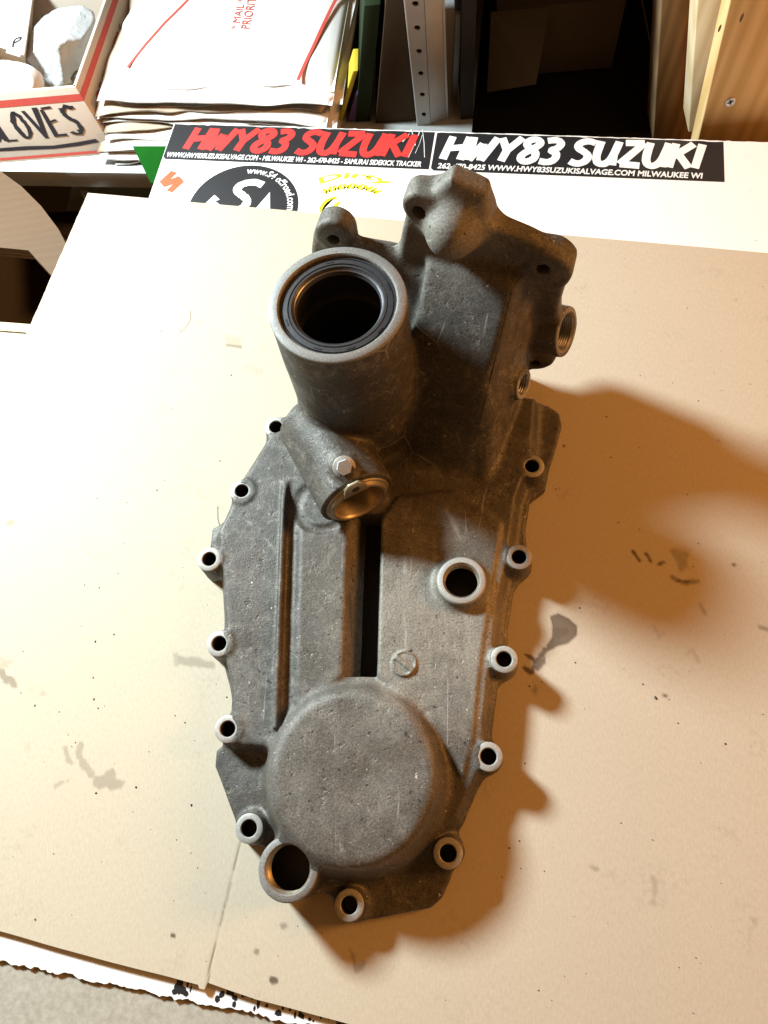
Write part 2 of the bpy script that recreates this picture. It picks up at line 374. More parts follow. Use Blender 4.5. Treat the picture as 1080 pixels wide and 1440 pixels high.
    blob([(492, 1335), (498, 1342), (502, 1356), (514, 1352), (508, 1364), (498, 1368), (495, 1355)], 0.34, 0.7, 1.4, 3)
    streak([(918, 1236), (922, 1252), (919, 1270)], 1.4, 0.22, 0.8, 1.4); blob([(1054, 1290), (1066, 1292), (1062, 1302)], 0.2, 0.8, 0.8)
    streak([(830, 1218), (840, 1223)], 1.0, 0.3); streak([(1068, 882), (1080, 886)], 1.4, 0.4)
    for q in [(385, 1378, 2.4, .85), (360, 1338, 1.8, .45), (243, 1316, 1.4, .9), (399, 1302, 2.0, .4), (60, 975, 2.5, .14), (14, 735, 3.0, .28), (1010, 620, 1.6, .2), (793, 627, 1.2, .9), (1032, 794, 1.2, .8), (935, 978, 1.6, .6), (262, 455, 1.0, .2)]:
        p = P2(q[0], q[1]); d = np.hypot(X - p[0], (Y - p[1]) * 1.2) - q[2] + wob(2.5, 0.7)
        S = np.maximum(S, np.clip(0.5 - d / 0.9, 0, 1) * q[3])
    # thin dark line of the crease and general handling dirt
    S = np.clip(S * 1.3, 0, 0.92)
    S = np.maximum(S, 0.80 * np.exp(-(crease / 0.5) ** 2) * (0.35 + 0.65 * (fbm(B / 5, B * 0, 4) > 0.42)) * (B > 300))
    S = np.maximum(S, 0.10 * np.clip((fbm(X / 22, Y / 22, 71, 4) - 0.66) / 0.12, 0, 1) * (fbm(X / 2.2, Y / 2.2, 14, 2) > 0.58))
    nv = na * nb
    V = np.zeros((nv, 3)); V[:, 0] = X.ravel(); V[:, 1] = Y.ravel(); V[:, 2] = Z.ravel()
    I = np.arange(nv).reshape(na, nb)
    q = np.stack([I[:-1, :-1], I[:-1, 1:], I[1:, 1:], I[1:, :-1]], -1).reshape(-1, 4)
    me = bpy.data.meshes.new('top_liner')
    me.vertices.add(nv); me.vertices.foreach_set('co', (V * MM).ravel())
    me.loops.add(q.size); me.loops.foreach_set('vertex_index', q.ravel())
    me.polygons.add(len(q)); me.polygons.foreach_set('loop_start', np.arange(0, q.size, 4)); me.polygons.foreach_set('loop_total', np.full(len(q), 4))
    me.update(calc_edges=True); me.polygons.foreach_set('use_smooth', np.ones(len(q), bool))
    at = me.attributes.new('stain', 'FLOAT', 'POINT'); at.data.foreach_set('value', S.ravel().astype(np.float32))
    root = empty('cardboard_sheet')
    tag(root, 'large flat sheet of oil-stained brown cardboard under the metal casting', 'cardboard')
    link('top_liner', me, M['card'], root)
    # the corrugated edge under the liner
    ring = np.concatenate([I[:, 0], I[-1, 1:], I[-2::-1, -1], I[0, -2:0:-1]])[::2]
    top = V[ring]; bot = top.copy(); bot[:, 2] = -CARD_T + 0.15
    n = len(ring); vv = np.concatenate([top, bot]); ff = [(i, (i + 1) % n, n + (i + 1) % n, n + i) for i in range(n)]
    obj('cut_edge', vv, ff, M['card_edge'], root)
card_sheet()

# white board under the cardboard
ub = np.array([0.989, -0.146]); ub /= np.linalg.norm(ub); vb = np.array([ub[1], -ub[0]])     # right, towards viewer
BT, BB = -CARD_T - 0.05, -6.4
b0 = P2(245, 173, BT)
def bpt(s, t, z=BT): q = b0 + ub * s + vb * t; return np.array([q[0], q[1], z])
def board():
    W, D = 900.0, 654.5
    n = 600
    pts = [bpt(0, 0), ]
    outer = []
    for i in range(n + 1):
        s = W * i / n
        outer.append((s, D + 3.2 * (fbm(np.array(s / 9), np.array(0.3), 3, 4) - 0.5) + 2.0 * (vnoise(np.array(s / 2.3), np.array(5.0), 8) - 0.5)))
    back = [(W * i / 300, 0.9 * (vnoise(np.array(i / 1.3), np.array(0.2), 12) - 0.5)) for i in range(301)]
    loop = back + outer[::-1]
    tp = [bpt(s, float(t)) for s, t in loop]
    root = empty('painted_board'); tag(root, 'white painted board with chipped edges lying under the cardboard', 'board')
    m = len(tp)
    me = new_mesh('painted_top', tp, [tuple(range(m))]); link('painted_top', me, M['board'], root)
    side = [bpt(s, float(t) + (0.8 if t > 300 else 0), BB) for s, t in loop]
    obj('board_edge', tp + side, [(i, (i + 1) % m, m + (i + 1) % m, m + i) for i in range(m)], M['chipped'], root)
board()

# concrete-topped bench under the board, with a wooden back rail
def bench():
    e0 = P2(0, 466, BB); e1 = e0 + ub * 1200
    q = [e0 - ub * 400, e1, e1 + vb * 900, e0 - ub * 400 + vb * 900]
    z = BB - 0.1
    o = prism('workbench_top', q, z - 40, z, M['bench']); o['kind'] = 'structure'
    r = [e0 - ub * 400 - vb * 8, e1 - vb * 8, e1 - vb * 0.2, e0 - ub * 400 - vb * 0.2]
    rail = prism('rail', r, z - 60, z + 1.5, M['wood_edge'], o)
bench()

# ================================================================== THE CASTING
# The casting is one smooth solid: simple volumes blended with fillets on a fine grid, then skinned.
G0 = np.array([-178.0, -78.0, -2.0]); G1 = np.array([100.0, 334.0, 186.0]); ST = 1.0
NG = ((G1 - G0) / ST).astype(int) + 1
gx = (G0[0] + ST * np.arange(NG[0], dtype=np.float32)); gy = (G0[1] + ST * np.arange(NG[1], dtype=np.float32)); gz = (G0[2] + ST * np.arange(NG[2], dtype=np.float32))
D = np.full(NG, 30.0, np.float32); BEST = np.full(NG, 40.0, np.float32); OWN = np.zeros(NG, np.uint8)
PARTS = ['']
def box_slices(lo, hi, pad):
    a = np.clip(np.floor((np.asarray(lo) - pad - G0) / ST).astype(int), 0, NG - 1); b = np.clip(np.ceil((np.asarray(hi) + pad - G0) / ST).astype(int) + 1, 1, NG)
    sl = tuple(slice(a[i], b[i]) for i in range(3))
    return sl, gx[sl[0]][:, None, None], gy[sl[1]][None, :, None], gz[sl[2]][None, None, :]
def smin(a, b, k):
    h = np.maximum(k - np.abs(a - b), 0) / k; return np.minimum(a, b) - h * h * k * 0.25
def smax(a, b, k): return -smin(-a, -b, k)
def add(part, fn, lo, hi, k=4.0, own=None):
    if part is not None and (not PARTS or PARTS[-1] != part or part in ('bolt_boss', 'ear', 'threaded_port')): PARTS.append(part)
    pid = PARTS.index(own) if own else len(PARTS) - 1
    sl, x, y, z = box_slices(lo, hi, k + 6)
    d = fn(x, y, z).astype(np.float32)
    m = d < BEST[sl]; OWN[sl][m] = pid; BEST[sl][m] = d[m]
    D[sl] = smin(D[sl], d, k)
def sub(fn, lo, hi, k=1.5):
    sl, x, y, z = box_slices(lo, hi, k + 3)
    D[sl] = smax(D[sl], -fn(x, y, z).astype(np.float32), k)
def f_cyl(c, ax, r0, r1, L, rk=1.5):
    """cylinder or cone from c along ax, radius r0 at the start and r1 at the end."""
    c = np.asarray(c, float); a = np.asarray(ax, float); a = a / np.linalg.norm(a)
    def fn(x, y, z):
        px, py, pz = x - c[0], y - c[1], z - c[2]
        t = px * a[0] + py * a[1] + pz * a[2]
        rad = np.sqrt(np.maximum(px * px + py * py + pz * pz - t * t, 0))
        sl = (r1 - r0) / L
        return smax((rad - (r0 + sl * t)) / math.sqrt(1 + sl * sl), np.abs(t - L / 2) - L / 2, rk)
    e = c + a * L; R = max(r0, r1)
    return fn, np.minimum(c, e) - R, np.maximum(c, e) + R
def f_extrude(pts, z0, z1, draft=0.0, rk=2.0):
    pts = np.asarray(pts, float)
    def fn(x, y, z):
        d2 = sd_poly(x[:, :, 0], y[:, :, 0], pts)[:, :, None]
        return smax(d2 - draft * (z1 - z), np.maximum(z - z1, z0 - z), rk)
    g = draft * (z1 - z0)
    return fn, np.array([*(pts.min(0) - g), z0]), np.array([*(pts.max(0) + g), z1])
def f_planes(planes, k):
    def fn(x, y, z):
        d = None
        for (n_, q) in planes:
            e = (x - q[0]) * n_[0] + (y - q[1]) * n_[1] + (z - q[2]) * n_[2]
            d = e if d is None else smax(d, e, k)
        return d
    return fn
def pl3(a, b, c, inside):
    a, b, c = map(np.asarray, (a, b, c)); n_ = np.cross(b - a, c - a).astype(float); n_ /= np.linalg.norm(n_)
    if (np.asarray(inside) - a) @ n_ > 0: n_ = -n_
    return n_, a

ZP = 21.0                                    # height of the broad plate above the table
outline = [(790, 600), (786, 583), (770, 572), (700, 560), (560, 540), (450, 545), (412, 575), (375, 628), (345, 672), (318, 736), (300, 745), (297, 770), (318, 812), (322, 872),
           (318, 930), (330, 985), (326, 1040), (306, 1056), (304, 1078), (338, 1168), (372, 1190), (440, 1245), (470, 1262), (500, 1292), (530, 1291), (606, 1277), (622, 1262), (634, 1235),
           (640, 1180), (664, 1106), (684, 1085), (692, 1010), (698, 968), (712, 950), (714, 885), (722, 832), (742, 800), (738, 745), (744, 706), (766, 690), (772, 660), (782, 628)]
add('flange', *f_extrude([P2(*p, 5) for p in outline], 0.3, 7.5, 0.05, 2.0))
body = [(328, 1046), (330, 968), (320, 932), (317, 850), (314, 800), (308, 748), (338, 685), (380, 612), (420, 565), (470, 530), (752, 560), (746, 640), (724, 700), (714, 775), (697, 850), (692, 900),
        (684, 962), (679, 1022), (674, 1080), (642, 1150), (590, 1185), (500, 1196), (410, 1140), (384, 1050)]
add('cover_plate', *f_extrude([P2(*p, ZP) for p in body], 4, ZP, 0.30, 2.2), k=5)
rplate = [(534, 735), (529, 948), (600, 1000), (650, 1090), (664, 1040), (670, 965), (680, 890), (694, 800), (704, 735), (640, 690), (560, 700)]
add(None, *f_extrude([P2(*p, ZP + 2.2) for p in rplate], 8, ZP + 2.2, 0.6, 1.5), k=3)
mpanel = [(422, 735), (488, 745), (486, 948), (470, 958), (424, 988), (415, 985)]
add(None, *f_extrude([P2(*p, ZP + 3.2) for p in mpanel], 10, ZP + 3.2, 0.5, 2.5), k=4)
# bearing dome
dome_c = P(492, 1088, 38)
add('bearing_dome', *f_cyl((dome_c[0] + 1, dome_c[1] - 0.5, 4), (0, 0, 1), 57.5, 46.2, 34, 6.0), k=5)
# round shaft tube
tube_c = P(474, 425, 139); TZ = 139.0; TR = 37.6
add('shaft_tube', *f_cyl((tube_c[0], tube_c[1], 6), (0, 0, 1), 39.5, TR, TZ - 1 - 6, 1.2), k=6)
# tower: slanted box behind the tube
uw = np.array([0.963, -0.27, 0]); uw /= np.linalg.norm(uw); ww = np.array([-uw[1], uw[0], 0])   # along the mounting plate, out of its back
pf0 = np.array([75.0, 268.0, 0])                                                                  # a point of its front face
def PW(px, py, off=0.0):
    d = CAMROT @ np.array([px - CX, -(py - CY), -F]); o = np.array([0, 0, H]); q = pf0 + ww * off
    t = ((q - o) @ ww) / (d @ ww); return o + d * t
def sz(px, py, off=0.0): q = PW(px, py, off); return ((q - pf0) @ uw, q[2])
TA = 121.0
rl, rr = P(601, 362, TA), P(724, 398, TA)                    # ridge ends
foot_l, foot_m = P(556, 690, 28), P(622, 640, 27)
inn = (rl + rr) / 2 + np.array([0, -10, -40])
park = P(672, 600, 48)
flank = P(738, 562, 26)
ramp = pl3(rl, rr, foot_m, inn)
left = pl3(rl, rl - ww * 50, rl + np.array([-7.0, 0, -60]), inn)
right = pl3(rr, park, flank, inn)
top = pl3(rl + np.array([0, 0, 1.0]), rr + np.array([0, 0, -1.0]), (rl + rr) / 2 + ww * 30 + np.array([0, 0, 5]), inn)
backp = (ww, pf0 + ww * 6)
side = (np.array([0.943, -0.333, 0.0]), P(728, 540, 44))
tower = f_planes([ramp, left, right, top, backp, side], 4.5)
add('shift_tower', tower, (-60, 140, 5), (92, 320, 130), k=6)
# lower flank that runs from the parting line down to the plate
fl = f_planes([pl3(P(664, 640, 50), P(738, 552, 46), P(640, 740, 24), inn), pl3(P(738, 552, 46), P(748, 600, 21), P(655, 730, 23), inn), pl3(rr, park, rl, (0, 200, 0)), backp, side, (np.array([-1.0, 0, 0]), np.array([-20.0, 0, 0])), (np.array([0, 0, 1.0]), np.array([0, 0, 72.0]))], 7)
add(None, fl, (-20, 150, 5), (85, 300, 72), k=6)
# vertical mounting plate at the back, outlined by its silhouette
po = [sz(446, 335, 13), sz(449, 312, 13), sz(461, 300, 13), sz(478, 304, 13), sz(496, 327, 13), sz(568, 341, 13), sz(575, 300, 13), sz(583, 266, 13), sz(602, 262, 13), sz(634, 233, 13), sz(642, 227, 13), sz(689, 250, 13),
      sz(694, 292, 13), sz(790, 335, 13), sz(805, 352, 13), sz(799, 376, 13), sz(787, 420, 6), sz(786, 470, 4), sz(788, 492, 2), sz(775, 512, 0), sz(755, 517, 0), sz(736, 505, 0)]
po = [np.array(q) for q in po] + [np.array([10.0 - 75, 22.0]), np.array([-130.0, 30.0]), np.array([po[0][0] - 3, 60.0])]
def plate_fn(x, y, z):
    s = (x - pf0[0]) * uw[0] + (y - pf0[1]) * uw[1]; w_ = (x - pf0[0]) * ww[0] + (y - pf0[1]) * ww[1]
    s3 = np.broadcast_to(s, np.broadcast(s, z).shape); z3 = np.broadcast_to(z, s3.shape)
    return smax(sd_poly(s3, z3, po) - 0.8, np.abs(w_ - 6.5) - 6.5, 5.0)
add('mounting_plate', plate_fn, (-78, 270, 8), (96, 332, 182), k=6)
# sloping web between the plate, the tube and the tower
wa, wb_, wc = PW(500, 340, 4), PW(572, 352, 4), P(552, 478, 74)
web = f_planes([pl3(wa, wb_, wc, (wa + wb_) / 2 - np.array([0, 0, 50])), (np.array([-1.0, 0, 0]), np.array([-62.0, 0, 0])), (np.array([1.0, 0, 0]), np.array([rl[0] + 8, 0, 0])), backp, (np.array([0, -1.0, 0]), np.array([0, 252.0, 0]))], 3.0)
add(None, web, (-62, 250, 10), (rl[0] + 8, 312, 150), k=4)
# rounded rail boss on top, axis out of the plate
kc = PW(655, 262, 13); kz = kc[2] - 2.0
kb = np.array([kc[0], kc[1], kz]) - np.array([0, 0, 12.0]) - uw * 3
def knob_fn(x, y, z):
    px, py, pz = x - kb[0], y - kb[1], z - kb[2]
    w_ = px * ww[0] + py * ww[1]; s = px * uw[0] + py * uw[1]
    wq = w_ - np.clip(w_, -17, 0); 
    return np.sqrt(s * s + (wq * 0.9) ** 2 + pz * pz) - (16.2 + 0.06 * w_)
add('rail_boss', knob_fn, kb - 48, kb + 20, k=12)
# lugs on the plate
EARS = [(470, 335, 3.4, 10.5, 14), (589, 298, 3.9, 9.5, 16), (764, 376, 4.0, 10.5, 14), (753, 507, 3.2, 8.5, 13)]
for (px, py, rh, r, L) in EARS:
    e = PW(px, py, 13 - L); shift = uw * (4.0 if px > 760 else 0.0) + np.array([0, 0, -3.0 if px > 760 else 2.0])
    add('ear', *f_cyl(e + shift, ww, r, r, L, 3.5), k=4.5 if px == 589 else 8)
# side ports
pa = np.array([0.84, -0.45, 0.31]); pa /= np.linalg.norm(pa)
port1 = P(797, 467, 66); add('threaded_port', *f_cyl(port1 - pa * 44, pa, 18.0, 15.6, 44, 1.0), k=4)
port2 = P(737, 541, 52); add('threaded_port', *f_cyl(port2 - pa * 26, pa, 11.5, 9.6, 26, 1.0), k=6)
# speedometer-gear boss and its bolt boss
sn = np.array([0.44, -0.895, 0.05]); sn /= np.linalg.norm(sn)
sp = P(503, 702, 40)
add('gear_boss', *f_cyl(sp - sn * 66, sn, 26.0, 24.5, 65.6, 1.5), k=5)
bn = np.array([0.16, -0.45, 0.88]); bn /= np.linalg.norm(bn)
bt = P(484, 657, 70)
add('bolt_seat', *f_cyl(bt - bn * 26, bn, 8.0, 6.6, 24, 1.0), k=5)
# drain boss, filler boss, cast mark pad, rib
drain = P(405, 1222, 31); add('drain_boss', *f_cyl((drain[0], drain[1], 1), (0, 0, 1), 17.6, 16.2, 29.4, 1.0), k=6)
fill = P(649, 816, 30); add('filler_boss', *f_cyl((fill[0], fill[1], 9), (0, 0, 1), 21.5, 14.8, 20.4, 1.0), k=4)
mk = P(568, 932, 26); add('cast_mark', *f_cyl((mk[0], mk[1], 14), (0, 0, 1), 8.0, 7.6, 11.0, 0.6), k=1.2)
r0, r1 = P(399, 672, 27), P(386, 1025, 27)
def rib_fn(x, y, z):
    e = (r1 - r0)[:2]; L = np.linalg.norm(e); e = e / L
    t = (x - r0[0]) * e[0] + (y - r0[1]) * e[1]; s = (x - r0[0]) * (-e[1]) + (y - r0[1]) * e[0]
    zt = 27.0 - 5 * np.clip((14 - t) / 14, 0, 1)
    return smax(smax(np.abs(s) - 1.5 - 0.08 * (27 - z), z - zt, 2.0), np.abs(t - L / 2) - L / 2, 2.0)
add('rib', rib_fn, (r1[0] - 12, r1[1] - 4, 8), (r0[0] + 12, r0[1] + 4, 38), k=2.5)
# bolt bosses round the flange
BOSS = [(388, 600, 20), (340, 690, 21.5), (294, 786, 21.5), (308, 905, 21.5), (320, 1025, 21.5), (350, 1165, 17), (491, 1273, 16), (630, 1200, 20), (687, 1064, 22), (709, 927, 22.5), (730, 783, 22), (748, 655, 20)]
bosses = []
for (px, py, z) in BOSS:
    c = P(px, py, z); bosses.append(c)
    add('bolt_boss', *f_cyl((c[0], c[1], 0.3), (0, 0, 1), 9.6, 8.0, z - 0.9, 0.8), k=4)
# hollows: slot beside the ridge, pocket behind the rib, bores
sA, sB = P(535, 745, ZP + 2), P(529, 950, ZP + 2)
def slot_fn(x, y, z):
    xr_ = sB[0] + (sA[0] - sB[0]) * (y - sB[1]) / (sA[1] - sB[1])
    lw = (xr_ - 11.0 - 0.42 * np.maximum(z - 2.5, 0) - x) * 0.92
    return smax(np.maximum(np.maximum(x - xr_, sB[1] - y), y - sA[1] - 12) + 0 * z, smax(lw, 2.5 - z, 4.0), 1.0)
sub(slot_fn, (sB[0] - 20, sB[1] - 2, 1), (sA[0] + 4, sA[1] + 16, 40), 2.5)
arc = P(445, 722, 22)
def arc_fn(x, y, z):
    rr_ = np.hypot(x - arc[0] - 4, y - arc[1] - 6); return np.hypot(rr_ - 17.0, z - 24.0) - 4.0
sub(arc_fn, (arc[0] - 26, arc[1] - 24, 16), (arc[0] + 30, arc[1] + 30, 30), 2.0)
for c in bosses: sub(*f_cyl((c[0], c[1], 1.5), (0, 0, 1), 5.3, 5.3, 60, 0.2), 0.4)
sub(*f_cyl((tube_c[0], tube_c[1], 30), (0, 0, 1), 32.0, 32.0, 140, 0.2), 0.4)
sub(*f_cyl((drain[0], drain[1], 3), (0, 0, 1), 12.2, 12.2, 60, 0.2), 0.4)
sub(*f_cyl((drain[0], drain[1], 2), (0, 0, 1), 15.2, 15.2, 20, 0.2), 0.4); sub(*f_cyl((fill[0], fill[1], 2), (0, 0, 1), 13.6, 13.6, 20, 0.2), 0.4)
sub(*f_cyl((fill[0], fill[1], 6), (0, 0, 1), 11.2, 11.2, 60, 0.2), 0.4)
sub(*f_cyl(sp - sn * 45, sn, 19.0, 19.0, 60, 0.2), 0.4)
sub(*f_cyl(port1 - pa * 30, pa, 12.5, 12.5, 50, 0.2), 0.4)
sub(*f_cyl(port2 - pa * 16, pa, 7.4, 7.4, 30, 0.2), 0.4)
for (px, py, rh, r, L) in EARS:
    e = PW(px, py, 13 - L); sub(*f_cyl(e - ww * 6, ww, rh, rh, 26, 0.2), 0.6)
sub(*f_cyl((mk[0], mk[1], 23.8), (0, 0, 1), 6.2, 6.2, 6, 0.2), 0.5)
def mkbar(x, y, z):
    a = (x - mk[0]) * 0.62 + (y - mk[1]) * 0.78; b = (x - mk[0]) * 0.78 - (y - mk[1]) * 0.62
    return np.maximum(np.maximum(np.abs(a) - 1.5, np.abs(b) - 6.4), z - 25.2)
add(None, lambda x, y, z: np.maximum(mkbar(x, y, z), 21 - z), (mk[0] - 8, mk[1] - 8, 21), (mk[0] + 8, mk[1] + 8, 26), k=0.6, own='cast_mark')
# parting line: a fine groove along the tower's right edge
gl = [P(735, 385, 119), P(712, 432, 112), P(690, 530, 88), P(664, 632, 63)]
# cast unevenness
sl, x, y, z = box_slices(G0, G1, 0)
for (sc, am) in ((26.0, 0.55), (9.0, 0.22)):
    nz2 = (fbm(gx[:, None] / sc, gy[None, :] / sc, int(sc), 2) - 0.5).astype(np.float32)
    nz3 = (fbm(gx[:, None] / sc, gz[None, :] / sc, int(sc) + 5, 2) - 0.5).astype(np.float32)
    D += am * (nz2[:, :, None] + nz3[:, None, :])
D[:] = np.maximum(D, (0.3 - gz)[None, None, :])

def surface_nets(D):
    ins = D < 0
    n0, n1, n2 = D.shape
    cnt = np.zeros((n0 - 1, n1 - 1, n2 - 1), np.uint8)
    for a in (0, 1):
        for b in (0, 1):
            for c in (0, 1): cnt += ins[a:n0 - 1 + a, b:n1 - 1 + b, c:n2 - 1 + c]
    act = (cnt > 0) & (cnt < 8)
    ci = np.argwhere(act); idx = np.full(act.shape, -1, np.int32); idx[act] = np.arange(len(ci), dtype=np.int32)
    corners = [(a, b, c) for a in (0, 1) for b in (0, 1) for c in (0, 1)]
    val = np.stack([D[ci[:, 0] + a, ci[:, 1] + b, ci[:, 2] + c] for a, b, c in corners], 1)
    pos = np.zeros((len(ci), 3)); num = np.zeros(len(ci))
    for i in range(8):
        for j in range(i + 1, 8):
            di = [abs(corners[i][k] - corners[j][k]) for k in range(3)]
            if sum(di) != 1: continue
            m = (val[:, i] < 0) != (val[:, j] < 0)
            t = np.where(m, val[:, i] / np.where(m, val[:, i] - val[:, j], 1), 0)
            p = np.array(corners[i])[None] + t[:, None] * (np.array(corners[j]) - np.array(corners[i]))[None]
            pos += p * m[:, None]; num += m
    pos = pos / num[:, None] + ci
    quads = []
    for ax in range(3):
        s0 = [slice(None)] * 3; s1 = [slice(None)] * 3; s0[ax] = slice(0, -1); s1[ax] = slice(1, None)
        A, B = ins[tuple(s0)], ins[tuple(s1)]
        e = np.argwhere(A != B); o1, o2 = (ax + 1) % 3, (ax + 2) % 3
        ok = (e[:, o1] > 0) & (e[:, o2] > 0) & (e[:, o1] < D.shape[o1] - 1) & (e[:, o2] < D.shape[o2] - 1); e = e[ok]
        fl_ = A[tuple(e.T)]
        def cell(d1, d2):
            q = e.copy(); q[:, o1] += d1; q[:, o2] += d2; return idx[q[:, 0], q[:, 1], q[:, 2]]
        q = np.stack([cell(-1, -1), cell(0, -1), cell(0, 0), cell(-1, 0)], 1)
        q[~fl_] = q[~fl_][:, ::-1]; quads.append(q)
    return pos, np.concatenate(quads), ci
def trilin(D, p):
    i = np.clip(np.floor(p).astype(int), 0, np.array(D.shape) - 2); f = p - i; r = 0
    for a in (0, 1):
        for b in (0, 1):
            for c in (0, 1):
                w = (f[:, 0] if a else 1 - f[:, 0]) * (f[:, 1] if b else 1 - f[:, 1]) * (f[:, 2] if c else 1 - f[:, 2])
                r = r + w * D[i[:, 0] + a, i[:, 1] + b, i[:, 2] + c]
    return r
def on_surface(px, py):
    d = CAMROT @ np.array([px - CX, -(py - CY), -F]); d /= np.linalg.norm(d); o = np.array([0, 0, H]); t = 200.0
    for _ in range(900):
        p = o + d * t
        if np.all(p > G0 + 2) and np.all(p < G1 - 2) and trilin(D, ((p - G0) / ST)[None])[0] < 0: return p
        t += 0.5
    return None
def trilin(D, p):
    i = np.clip(np.floor(p).astype(int), 0, np.array(D.shape) - 2); f = p - i; r = 0
    for a in (0, 1):
        for b in (0, 1):
            for c in (0, 1):
                w = (f[:, 0] if a else 1 - f[:, 0]) * (f[:, 1] if b else 1 - f[:, 1]) * (f[:, 2] if c else 1 - f[:, 2])
                r = r + w * D[i[:, 0] + a, i[:, 1] + b, i[:, 2] + c]
    return r
seam_pts = []
for (qa_, qb_) in zip([(738, 384), (722, 402), (712, 440), (693, 520)], [(722, 402), (712, 440), (693, 520), (664, 636)]):
    for t_ in np.linspace(0, 1, 14, endpoint=False):
        p_ = on_surface(qa_[0] + (qb_[0] - qa_[0]) * t_, qa_[1] + (qb_[1] - qa_[1]) * t_)
        if p_ is not None: seam_pts.append(p_)
pos, quads, ci = surface_nets(D)
NRM = np.stack([trilin(D, pos + np.eye(3)[k] * 0.8) - trilin(D, pos - np.eye(3)[k] * 0.8) for k in range(3)], 1)
NRM /= np.linalg.norm(NRM, axis=1)[:, None] + 1e-9
VPOS = pos * ST + G0
fown = OWN[ci[quads[:, 0], 0], ci[quads[:, 0], 1], ci[quads[:, 0], 2]]
# smooth the owner map a little so the seams between parts are clean
vo = OWN[ci[:, 0], ci[:, 1], ci[:, 2]]
housing = empty('gear_housing_cover')
tag(housing, 'dirty grey cast aluminium gear housing cover lying on the cardboard', 'machine part')
part_obj = {}
for pid in range(1, len(PARTS)):
    fs = quads[fown == pid]
    if not len(fs): continue
    used, inv = np.unique(fs, return_inverse=True); inv = inv.reshape(-1, 4)
    me = bpy.data.meshes.new(PARTS[pid]); nv = len(used)
    me.vertices.add(nv); me.vertices.foreach_set('co', (VPOS[used] * MM).ravel())
    me.loops.add(inv.size); me.loops.foreach_set('vertex_index', inv.ravel())
    me.polygons.add(len(inv)); me.polygons.foreach_set('loop_start', np.arange(0, inv.size, 4)); me.polygons.foreach_set('loop_total', np.full(len(inv), 4))
    me.update(calc_edges=True); me.polygons.foreach_set('use_smooth', np.ones(len(inv), bool))
    me.normals_split_custom_set_from_vertices(NRM[used].tolist())
    o = link(PARTS[pid], me, M['cast'], housing)
    part_obj.setdefault(PARTS[pid], []).append(o)
del D, BEST, OWN

def tube_along(name, pts, rad, mat, parent, n=6):
    v, f = [], []
    for i, p in enumerate(pts):
        d = pts[min(i + 1, len(pts) - 1)] - pts[max(i - 1, 0)]; u_, v_, _a = basis(d)
        for k in range(n): a = 2 * math.pi * k / n; v.append(p + (u_ * math.cos(a) + v_ * math.sin(a)) * rad)
    for i in range(len(pts) - 1):
        for k in range(n): j = (k + 1) % n; f.append((i * n + k, i * n + j, (i + 1) * n + j, (i + 1) * n + k))
    return obj(name, v, f, mat, parent, True)
sm_ = [sum(seam_pts[max(0, i - 2):i + 3]) / len(seam_pts[max(0, i - 2):i + 3]) for i in range(len(seam_pts))]
tube_along('parting_line', sm_, 0.42, M['dark_bore'], part_obj['shift_tower'][0])
prism('slot_shade', [(sB[0] - 1.2, sB[1] + 1.2), (sA[0] - 1.2, sA[1] + 10), (sA[0] - 15.5, sA[1] + 10), (sB[0] - 15.5, sB[1] + 1.2)], 1.0, 5.0, plain('slot_shade_black', (0.012, 0.010, 0.008), 0.7, 0, 0.5, 300, 0.6, spec=0.1), part_obj['cover_plate'][0])  # near-black slab on the slot floor stands in for the ridge's shadow
# machined faces, bores and inserts
def hole_ring(name, c, z, ro, ri, depth, mat, parent, ax=(0, 0, 1), bore=None, cham=0.5):
    lathe(name, [(ro + 0.15, -0.9), (ro, -0.25), (ro - 0.35, 0), (ri + cham, 0), (ri, -cham)], c, ax, mat, parent)
    lathe('bore', [(ri, -cham), (ri, -depth), (0.01, -depth)], c, ax, bore or mat, parent)
bo = part_obj.get('bolt_boss', [])
for i, c in enumerate(bosses):
    par = bo[i] if i < len(bo) else housing
    hole_ring('machined_face', (c[0], c[1], c[2]), 0, 7.9, 4.55, c[2] - 1.0, M['face'], par, bore=M['dark_bore'])
def threaded(c, ax, ri, depth, mat, parent, pitch=1.5, lead=1.2, cav=3.4, total=26):
    prof = [(ri + 0.9, 0.0), (ri, -lead)]; h = -lead
    while h > -depth: prof += [(ri, h - 0.2 * pitch), (ri + 0.75, h - 0.5 * pitch), (ri, h - pitch)]; h -= pitch
    lathe('threaded_bore', prof, c, ax, mat, parent, 56, 25)
    lathe('cavity', [(ri, h), (ri + cav, h - 0.5), (ri + cav, -total), (0.01, -total)], c, ax, M['dark_bore'], parent, 40)
dr = part_obj['drain_boss'][0]
lathe('machined_face', [(16.4, -1.0), (16.1, -0.3), (15.7, 0), (12.9, 0), (12.4, -0.5)], drain, (0, 0, 1), M['rim'], dr)
threaded(drain - np.array([0, 0, 0.4]), (0, 0, 1), 11.6, 9, M['brass'], dr, total=28)
fi = part_obj['filler_boss'][0]
lathe('machined_face', [(15.0, -1.2), (14.4, -0.3), (13.9, 0), (11.4, 0), (11.0, -0.5)], fill, (0, 0, 1), M['face'], fi)
threaded(fill - np.array([0, 0, 0.4]), (0, 0, 1), 10.0, 7, M['brass'], fi, total=27)
tb = part_obj['shaft_tube'][0]
tc = np.array([tube_c[0], tube_c[1], TZ])
lathe('machined_rim', [(TR + 0.25, -1.6), (TR + 0.1, -0.5), (TR - 0.5, 0), (33.0, 0), (32.3, -0.8), (32.2, -9)], tc, (0, 0, 1), M['rim'], tb, 96)
